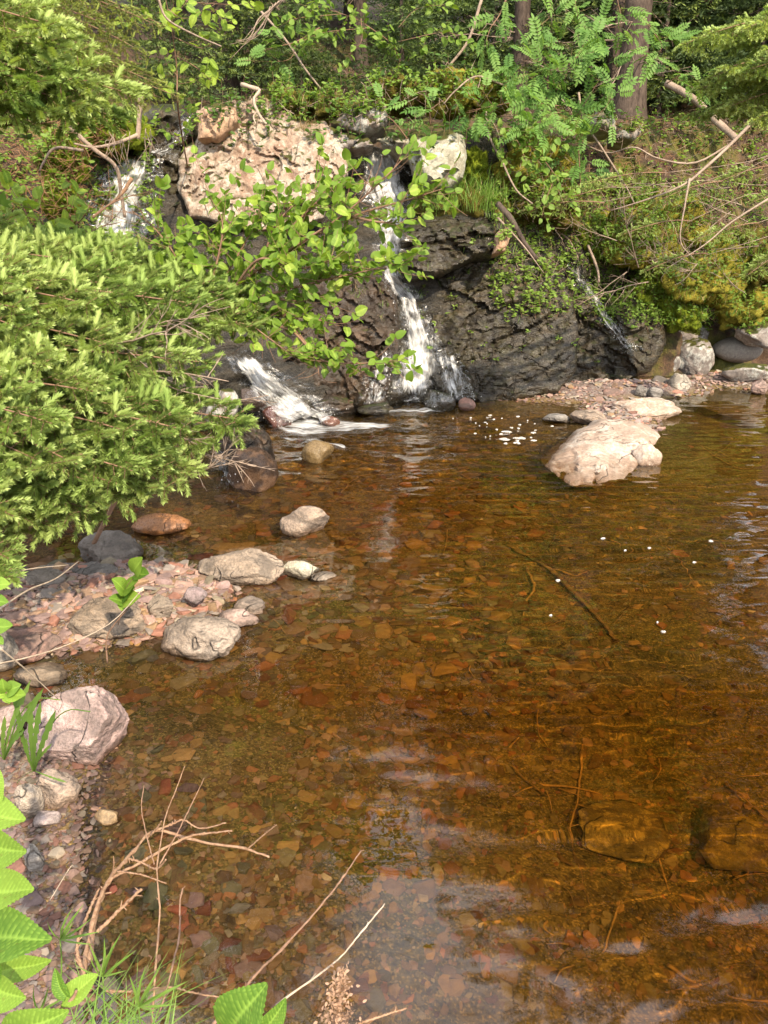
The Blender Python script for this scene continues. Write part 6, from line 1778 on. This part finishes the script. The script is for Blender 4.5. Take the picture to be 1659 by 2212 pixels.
# ------------------------------------------------------------------ sunken wood
def sunk(name, pts, r0, r1, mat, label, cat, seed, group=None, above=0.02):
    P = []
    for (u, v, lift) in pts:
        w = onz(u, v, -0.3)
        P.append(np.array((w[0], w[1], float(bed_z(np.array([w[0]]), np.array([w[1]]))[0]) + above + lift)))
    P = smooth_path(P, 6 * len(pts))
    V, Q, T = tube_np(P, r0, r1, 6, 0.2, seed)
    b = P[0]
    o = receiver(link(name, mesh_np(name, V - b, [T, Q], True, [MAT[mat]]), loc=b))
    tag(o, label, cat, group)
sunk('sunken_log', [(1090, 1230, 0), (1180, 1290, 0.02), (1270, 1380, 0.02), (1320, 1440, 0.0)], 0.022, 0.012, 'sunken_wood', 'dark sunken log slanting across the middle of the pool', 'log', 1)
SK = [([(1135, 1290), (1150, 1330), (1130, 1360), (1128, 1390)], 0.011, 'root_amber', 'forked amber root below the dark sunken log'), ([(1185, 1290), (1240, 1300), (1300, 1270), (1380, 1262)], 0.007, 'root_amber', 'curved root right of the dark sunken log'),
      ([(1300, 1420), (1330, 1440), (1370, 1470)], 0.005, 'sunken_wood', 'short twig past the end of the dark sunken log'), ([(1050, 1690), (1090, 1650), (1120, 1625)], 0.009, 'root_amber', 'bright amber twig in the lower middle of the pool'),
      ([(1255, 1630), (1248, 1720), (1240, 1790), (1235, 1850)], 0.006, 'root_amber', 'long upright amber twig on the pool floor at the lower right'), ([(1160, 1715), (1230, 1730), (1290, 1740)], 0.007, 'root_amber', 'straight pale stick crossing the upright amber twig'),
      ([(1240, 1760), (1300, 1800), (1330, 1840), (1420, 1880)], 0.006, 'root_amber', 'long bent twig right of the upright amber twig'), ([(1100, 1690), (1160, 1740), (1210, 1760)], 0.006, 'sunken_wood', 'dark twig left of the straight pale stick'),
      ([(1230, 1830), (1245, 1900), (1265, 1990)], 0.005, 'sunken_wood', 'thin dark twig below the upright amber twig'), ([(1440, 2130), (1540, 2160), (1659, 2190)], 0.008, 'root_amber', 'straight amber stick in the bottom right corner'),
      ([(1340, 1000), (1420, 1010), (1520, 1030), (1600, 1060)], 0.006, 'root_amber', 'red root right of the largest pool boulder'), ([(1500, 1020), (1540, 1050), (1600, 1070), (1650, 1040)], 0.006, 'root_amber', 'tangled red root at the right edge of the pool'),
      ([(1480, 1060), (1540, 1040), (1580, 1000)], 0.005, 'root_amber', 'thin red root crossing the tangled root'), ([(1180, 1150), (1200, 1200), (1160, 1260)], 0.006, 'sunken_wood', 'thin twig between the sunken slab and log'),
      ([(740, 1120), (770, 1085), (830, 1070)], 0.008, 'twig_red', 'reddish stick right of the lone pinkish buff rock'), ([(700, 1555), (760, 1545), (800, 1550)], 0.004, 'root_amber', 'thin straw like twig left of centre on the pool floor'),
      ([(650, 1640), (720, 1660), (760, 1690)], 0.004, 'root_amber', 'thin bent twig in the lower left of the pool'), ([(560, 1420), (600, 1440), (625, 1470)], 0.004, 'root_amber', 'thin curved twig off the gravel bar'),
      ([(1430, 1230), (1470, 1290), (1500, 1330)], 0.004, 'root_amber', 'thin straight twig far right of the sunken log'), ([(1560, 1720), (1600, 1760), (1659, 1800)], 0.008, 'sunken_wood', 'dark branch at the right edge of the lower pool'),
      ([(1330, 2000), (1310, 2060), (1290, 2100)], 0.005, 'root_amber', 'slim upright twig in the bottom right of the pool'), ([(1420, 1880), (1450, 1960), (1470, 1990)], 0.004, 'root_amber', 'thin twig lying on the large sunken boulder')]
for k, (pts, r, m, tx) in enumerate(SK):
    sunk('sunken_twig', [(u, v, 0.03 * math.sin(i * 2.1 + k)) for i, (u, v) in enumerate(pts)], r, r * 0.4, m, tx, 'twig', 30 + k)
rr_ = np.random.RandomState(4)
for k in range(60):
    u, v = rr_.uniform(900, 1659), rr_.uniform(1100, 2200)
    a = rr_.uniform(0, 3.14); l = rr_.uniform(20, 60)
    sunk('sunken_twig', [(u, v, 0), (u + math.cos(a) * l * .5 + rr_.normal() * 6, v + math.sin(a) * l * .5, 0.01), (u + math.cos(a) * l, v + math.sin(a) * l, 0)], 0.0035, 0.0015, ('root_amber', 'sunken_wood')[k % 2], 'short thin twig sunk in the silt of the right half of the pool', 'twig', 60 + k, 'twigs sunk in the silt')

# ------------------------------------------------------------------ near foreground at the lower left
def c2(x, y, d): return ((x / 1.3825) / 1.8228, (2600 + y / 1.3825) / 1.8228, d)
def c3(x, y, d): return ((1100 + x / 1.3825) / 1.8228, (2900 + y / 1.3825) / 1.8228, d)
db = empty('dead_branch', ony(*c2(450, 1720, 1.25))); tag(db, 'large forked dead alder branch reaching over the water at the lower left', 'branch')
for k, (pts, a, b) in enumerate([([c2(450, 1760, 1.2), c2(480, 1550, 1.3), c2(530, 1330, 1.4), c2(610, 1170, 1.5), c2(720, 1050, 1.6), c2(840, 930, 1.7), c2(1050, 975, 1.7), c2(1340, 1030, 1.65), c2(1465, 1070, 1.62)], 0.009, 0.0045),
        ([c2(490, 1640, 1.25), c2(520, 1400, 1.38), c2(600, 1200, 1.48), c2(760, 1105, 1.55), c2(1000, 970, 1.62), c2(1140, 940, 1.62), c2(1265, 930, 1.6)], 0.008, 0.003), ([c2(840, 930, 1.7), c2(930, 895, 1.72), c2(1000, 870, 1.74), c2(1090, 915, 1.72), c2(1230, 885, 1.7)], 0.005, 0.0025),
        ([c2(1345, 1030, 1.65), c2(1430, 955, 1.64), c2(1505, 895, 1.62)], 0.0032, 0.0022), ([c2(640, 1150, 1.5), c2(760, 1165, 1.48), c2(905, 1215, 1.45)], 0.0035, 0.002), ([c2(700, 1080, 1.57), c2(770, 1100, 1.55), c2(850, 1135, 1.52), c2(905, 1085, 1.5)], 0.0045, 0.003),
        ([c2(800, 970, 1.68), c2(850, 920, 1.68), c2(880, 875, 1.67)], 0.004, 0.003), ([c2(460, 1720, 1.2), c2(420, 1560, 1.25), c2(470, 1400, 1.3), c2(540, 1240, 1.38)], 0.006, 0.004), ([c2(615, 1150, 1.5), c2(620, 1100, 1.5), c2(618, 1065, 1.5)], 0.0022, 0.0015)]):
    px_branch('limb', pts, a * 0.68, b * 0.68, 'twig_red', db, n=54, seed=k, jag=0.3, knots=True)
for k, (pts, a, b, m, tx) in enumerate([
        ([c2(825, 1990, 1.1), c2(850, 1650, 1.2), c2(870, 1350, 1.3), c2(855, 1130, 1.4), c2(900, 860, 1.55), c2(960, 700, 1.65), c2(1005, 575, 1.7)], 0.0035, 0.0014, 'twig_red', 'tall thin red brown stem rising through the dead branch'), ([c2(840, 1110, 1.4), c2(800, 960, 1.45), c2(770, 800, 1.5), c2(785, 680, 1.55)], 0.0024, 0.0012, 'twig_brown', 'thin upright twig left of the tall red brown stem'),
        ([c2(870, 1110, 1.4), c2(960, 950, 1.45), c2(1040, 790, 1.5), c2(1112, 640, 1.55)], 0.0026, 0.0012, 'twig_brown', 'thin upright twig right of the tall red brown stem'), ([c2(850, 1960, 1.1), c2(910, 1780, 1.15), c2(975, 1500, 1.25), c2(980, 1320, 1.32), c2(995, 1240, 1.35)], 0.0036, 0.0022, 'twig_brown', 'brown stalk with withered buds right of the tall stem'),
        ([c2(580, 1800, 1.15), c2(760, 1800, 1.15), c2(930, 1780, 1.15), c2(1050, 1810, 1.12), c2(1230, 1840, 1.1)], 0.0040, 0.0022, 'twig_red', 'low reddish twig lying across the grass tips'), ([c2(530, 1480, 1.3), c2(620, 1390, 1.34), c2(700, 1310, 1.38), c2(772, 1245, 1.42)], 0.0060, 0.0045, 'twig_red', 'short thick broken twig left of the tall red brown stem'),
        ([c2(1150, 1995, 0.95), c2(1300, 1820, 1.0), c2(1420, 1680, 1.05), c3(0, 1170, 1.1), c3(220, 930, 1.18), c3(350, 760, 1.22), c3(445, 620, 1.27)], 0.0042, 0.0020, 'twig_brown', 'long brown twig slanting up over the water at the bottom centre'), ([c2(1440, 1960, 0.9), c2(1540, 1860, 0.93), c3(0, 1450, 0.98), c3(300, 1230, 1.03), c3(450, 1060, 1.07), c3(575, 910, 1.12)], 0.0036, 0.0018, 'bleached_wood', 'pale straw coloured stem slanting up at the bottom centre'),
        ([c2(270, 1310, 1.5), c2(380, 1130, 1.6), c2(400, 1120, 1.6)], 0.002, 0.001, 'bleached_wood', 'pale straw lying on the near gravel'), ([c3(430, 1565, 0.95), c3(560, 1520, 0.97), c3(690, 1480, 1.0)], 0.003, 0.0022, 'twig_red', 'short reddish twig at the bottom edge right of the withered flower')]):
    o = px_branch('dead_twig', pts, a * 0.75, b * 0.75, m, n=48, seed=150 + k, jag=0.25, knots=True); tag(o, tx, 'twig')
for k, (pts, r, tx) in enumerate([([(0, 1315, 2.2), (60, 1275, 2.4), (120, 1250, 2.6), (170, 1212, 2.8)], 0.004, 'pale bare twig rising from the left edge above the gravel bar'), ([(0, 1260, 2.3), (50, 1232, 2.5), (150, 1220, 2.7)], 0.003, 'thin bare twig at the left edge in the spruce shade'), ([(-10, 1435, 2.2), (60, 1420, 2.3), (140, 1395, 2.4), (240, 1345, 2.5), (310, 1270, 2.6)], 0.003, 'long thin twig crossing the left gravel bar'), ([(0, 1400, 2.0), (60, 1450, 2.1), (125, 1510, 2.2)], 0.003, 'thin yellowish stem crossing the small inlet'), ([(232, 1432, 2.9), (230, 1380, 2.9), (250, 1345, 2.9), (290, 1300, 2.9)], 0.004, 'young stem carrying the sprig over the gravel bar')]):
    o = px_branch('thin_stem', pts, r, r * 0.5, 'bleached_wood' if k != 4 else 'twig_brown', n=16, seed=170 + k); tag(o, tx, 'twig')

NL = [leaf_obj_mesh('near', 'near_leaf', k) for k in range(4)]
hz = empty('alder_sprout', ony(-60, 2230, 0.75)); tag(hz, 'large pleated bright green leaves of an alder sprout in the lower left corner', 'shrub')
def one_leaf(parent, base, tip, y0, y1, face, mesh, wid=1.0, name='leaf'):
    a, b = ony(base[0], base[1], y0), ony(tip[0], tip[1], y1)
    L = np.linalg.norm(b - a)
    R = frame_to(b - a, face)
    o = link(name, mesh, parent)
    par = np.array(parent.location)
    o.matrix_local = Matrix.Translation(Vector(a - par)) @ Matrix([list(r) for r in R * L * np.array((1, wid, 1))[None]]).to_4x4()
    return o
F0 = (0.1, -0.75, 0.6)
for k, (b, t, y0, y1, f, w) in enumerate([((-20, 1660), (28, 1740), 0.85, 0.83, F0, 1.1), ((-30, 1760), (72, 1762), 0.86, 0.82, (0.1, -0.5, 0.85), 1.0), ((-30, 1815), (74, 1850), 0.85, 0.8, (0.2, -0.7, 0.6), 1.05), ((-25, 1920), (98, 1925), 0.84, 0.8, (0.0, -0.6, 0.75), 0.95), ((-25, 2040), (132, 2015), 0.82, 0.78, (0.1, -0.6, 0.75), 0.95),
        ((20, 2100), (132, 2072), 0.85, 0.84, (-0.2, -0.6, 0.7), 0.8), ((-20, 2120), (75, 2170), 0.80, 0.76, (0.2, -0.8, 0.5), 1.2), ((150, 2160), (240, 2098), 0.80, 0.82, (0.15, -0.8, 0.5), 1.0), ((160, 2155), (125, 2085), 0.80, 0.82, (-0.1, -0.9, 0.3), 0.9), ((40, 2230), (170, 2185), 0.78, 0.77, (0.0, -0.7, 0.7), 1.0), ((-40, 1600), (20, 1640), 0.86, 0.84, F0, 1.0), ((-10, 2080), (10, 2140), 0.80, 0.76, F0, 1.0),
        ((500, 2240), (560, 2130), 0.72, 0.72, (-0.2, -0.75, 0.6), 1.2), ((560, 2240), (615, 2165), 0.72, 0.73, (0.3, -0.7, 0.6), 0.9)]):
    if k < 12: b, t = (b[0] - 16, b[1]), (b[0] - 16 + (t[0] - b[0]) * 0.86, b[1] + (t[1] - b[1]) * 0.86)
    one_leaf(hz, b, t, y0, y1, np.asarray(f) + np.array((0.35 * math.sin(k * 2.4), 0.25 * math.cos(k * 1.7), 0)), NL[k % 4], w * 0.78)
for pts in ([(-60, 2230, .75), (-30, 2050, .82), (-30, 1850, .85), (-25, 1660, .86)], [(60, 2240, .78), (110, 2200, .79), (155, 2158, .8), (165, 2140, .8)], [(420, 2260, .7), (500, 2240, .72), (530, 2200, .72)]):
    px_branch('stem', pts, 0.004, 0.0022, 'twig_brown', hz, n=12)
# small leafy sprigs in the gravel
sp = empty('alder_sprig', ony(265, 1330, 2.9)); tag(sp, 'small bright green leafy sprig standing in the left gravel bar', 'sprig')
for k, (b, t) in enumerate([((268, 1300), (238, 1292)), ((268, 1300), (298, 1285)), ((268, 1295), (262, 1318)), ((270, 1272), (295, 1255)), ((270, 1275), (245, 1252)), ((292, 1240), (300, 1205)), ((294, 1240), (318, 1238)), ((270, 1285), (288, 1270))]):
    one_leaf(sp, b, t, 2.9, 2.85, (0.1, -0.6, 0.8), NL[k % 4], 1.1)
px_branch('stem', [(255, 1350, 2.9), (268, 1300, 2.9), (272, 1270, 2.9), (294, 1240, 2.88), (298, 1215, 2.88)], 0.002, 0.001, 'twig_brown', sp, n=10)
sp = empty('alder_sprig', ony(-20, 1500, 1.9)); tag(sp, 'rosette of bright leaves at the left edge beside the inlet', 'sprig')
for k, (b, t) in enumerate([((15, 1495), (2, 1470)), ((18, 1495), (40, 1478)), ((15, 1498), (52, 1500)), ((12, 1500), (20, 1520)), ((12, 1498), (-15, 1505))]):
    one_leaf(sp, b, t, 1.9, 1.88, (0.1, -0.6, 0.8), NL[k % 4], 1.1)
sp = empty('alder_sprig', ony(-30, 1350, 2.1)); tag(sp, 'bright leaves cut by the left edge beside the gravel bar', 'sprig')
for k, (b, t) in enumerate([((-10, 1270), (18, 1258)), ((-12, 1300), (15, 1298)), ((-10, 1355), (24, 1350)), ((-12, 1375), (6, 1392))]):
    one_leaf(sp, b, t, 2.1, 2.08, (0.1, -0.6, 0.8), NL[k % 4], 1.1)

# dandelion like plants at the pink boulder
def lobed_mesh(seed):
    V, F = [], []
    n = 17
    for i in range(n):
        s = i / (n - 1)
        w = (0.035 + 0.11 * s * (1 if i % 2 else 0.45)) * (1 if s < 0.9 else (1 - s) * 9 + 0.05)
        z = 0.05 * math.sin(s * 2.5) - 0.12 * s * s
        V += [(s - 0.05 * (i % 2), w, z + 0.01), (s, 0, z), (s - 0.05 * (i % 2), -w, z + 0.01)]
    i = np.arange(n - 1) * 3
    Q = np.concatenate([np.stack([i, i + 3, i + 4, i + 1], 1), np.stack([i + 1, i + 4, i + 5, i + 2], 1)])
    return mesh_np('leaf', np.array(V), Q, True, [MAT['maple_leaf']])
LM = lobed_mesh(0)
for (c, tips, tx) in [((75, 1665), [(20, 1480), (62, 1530), (110, 1550), (52, 1600), (100, 1610), (30, 1690), (140, 1690), (80, 1530)], 'dandelion plant with toothed leaves in front of the big pink boulder'), ((10, 1640), [(50, 1480), (80, 1500), (5, 1560), (-20, 1600), (40, 1580)], 'toothed leaf plant at the left edge beside the big pink boulder')]:
    dp = empty('dandelion_plant', ony(c[0], c[1], 2.0)); tag(dp, tx, 'plant')
    for k, t in enumerate(tips):
        one_leaf(dp, c, t, 2.0, 1.95 - 0.03 * (k % 3), (0.3 * math.sin(k), -0.7, 0.6), LM, 0.26)
    px_branch('stem', [(c[0], c[1], 2.0), (c[0] + 30, c[1] - 90, 1.97), (c[0] + 70, c[1] - 130, 1.95), (c[0] + 120, c[1] - 128, 1.93)], 0.0025, 0.0016, 'maple_leaf', dp, n=12)

# grass and narrow leaved plants at the bottom edge
def lance_plant(c, y, tips, label):
    o = empty('narrow_leaf_plant', ony(c[0], c[1] + 120, y)); tag(o, label, 'plant')
    A = Acc()
    V0, F0_, _ = LT['narrow']
    me = mesh_np('leaf', V0, F0_, True, [MAT['grass_blade']])
    for k, t in enumerate(tips):
        t = (c[0] + (t[0] - c[0]) * 0.8, c[1] + (t[1] - c[1]) * 0.8)
        one_leaf(o, c, t, y, y - 0.02, (0.5 * math.sin(k * 2), -0.7, 0.6), me, 0.38)
    px_branch('stem', [(c[0], c[1] + 120, y), (c[0] + 3, c[1] + 50, y), (c[0], c[1], y)], 0.0022, 0.0014, 'grass_blade', o, n=8)
lance_plant((222, 2110), 1.15, [(150, 2085), (190, 2030), (240, 2030), (300, 2045), (262, 2075), (180, 2060), (280, 2095), (230, 2020), (255, 2005)], 'narrow leaved plant left of the tall red brown stem')
lance_plant((130, 2030), 1.2, [(180, 1945), (205, 1985), (230, 2010), (90, 1990), (165, 1990), (215, 2045), (150, 1950)], 'narrow leaved plant above the large pleated leaves')
lance_plant((300, 2175), 1.05, [(345, 2085), (370, 2140), (420, 2110), (250, 2150), (280, 2100), (330, 2120), (400, 2170), (350, 2190), (305, 2080)], 'narrow leaved plant at the bottom right of the tall stem')
lance_plant((85, 2185), 0.95, [(150, 2150), (170, 2200), (120, 2210), (60, 2130), (110, 2130)], 'narrow leaved plant among the large pleated leaves')
def blades(label, lst):
    A = Acc(); rng = np.random.RandomState(3)
    c = ony(lst[0][0][0], lst[0][0][1], lst[0][2])
    for (b, t, y) in lst:
        p, q = ony(b[0], b[1], y), ony(t[0], t[1], y + 0.08)
        L = np.linalg.norm(q - p)
        blade(A, p - c, (q - p) / L + np.array((0, 0, 0.12)), L, 0.0038, 0.12, rng, 0, 8)
    o = link('grass', A.mesh('grass', [MAT['grass_blade']]), loc=c); tag(o, label, 'grass', None, 'stuff')
rgb = np.random.RandomState(12)
blades('long grass blades fanning up at the bottom left', [((250, 2260), (342, 2010), 1.05), ((270, 2260), (360, 2050), 1.05), ((260, 2260), (318, 2060), 1.08), ((255, 2230), (490, 2095), 1.05), ((280, 2270), (410, 2145), 1.0), ((300, 2270), (460, 2150), 1.0), ((200, 2260), (300, 2030), 1.1), ((150, 2250), (260, 2080), 1.0), ((320, 2270), (450, 2200), 0.98), ((230, 2270), (330, 2130), 1.0), ((340, 2280), (380, 2130), 1.0), ((180, 2270), (210, 2160), 0.95), ((120, 2260), (190, 2190), 0.92), ((350, 2270), (520, 2195), 0.98), ((290, 2250), (300, 2060), 1.1), ((215, 2240), (150, 2060), 1.1)] + [((rgb.uniform(90, 380), 2270), (rgb.uniform(120, 430), rgb.uniform(2010, 2180)), rgb.uniform(0.95, 1.2)) for _ in range(34)])

# withered flower spike at the bottom centre
wf = empty('withered_flower', ony(725, 2230, 0.98)); tag(wf, 'withered pinkish brown meadowsweet like flower spike at the bottom centre', 'flower')
px_branch('stem', [(722, 2240, .98), (728, 2190, .98), (738, 2110, .98)], 0.002, 0.001, 'twig_red', wf, n=8)
rng = np.random.RandomState(17)
M, P = [], []
for k in range(420):
    s = rng.uniform(0, 1)
    c = ony(726 + 10 * s + rng.normal() * (20 - 12 * s), 2215 - 118 * s, 0.98) + np.array((0, rng.normal() * 0.008, 0))
    M.append(frame_to(rng.normal(size=3), rng.normal(size=3)) * rng.uniform(0.005, 0.011)); P.append(c)
V, F = many(LT['simple'][:2], np.array(M), np.array(P))
o = link('blossom', mesh_np('blossom', V - np.array(wf.location), F, True, [MAT['dead_flower']]), wf); o['kind'] = 'stuff'
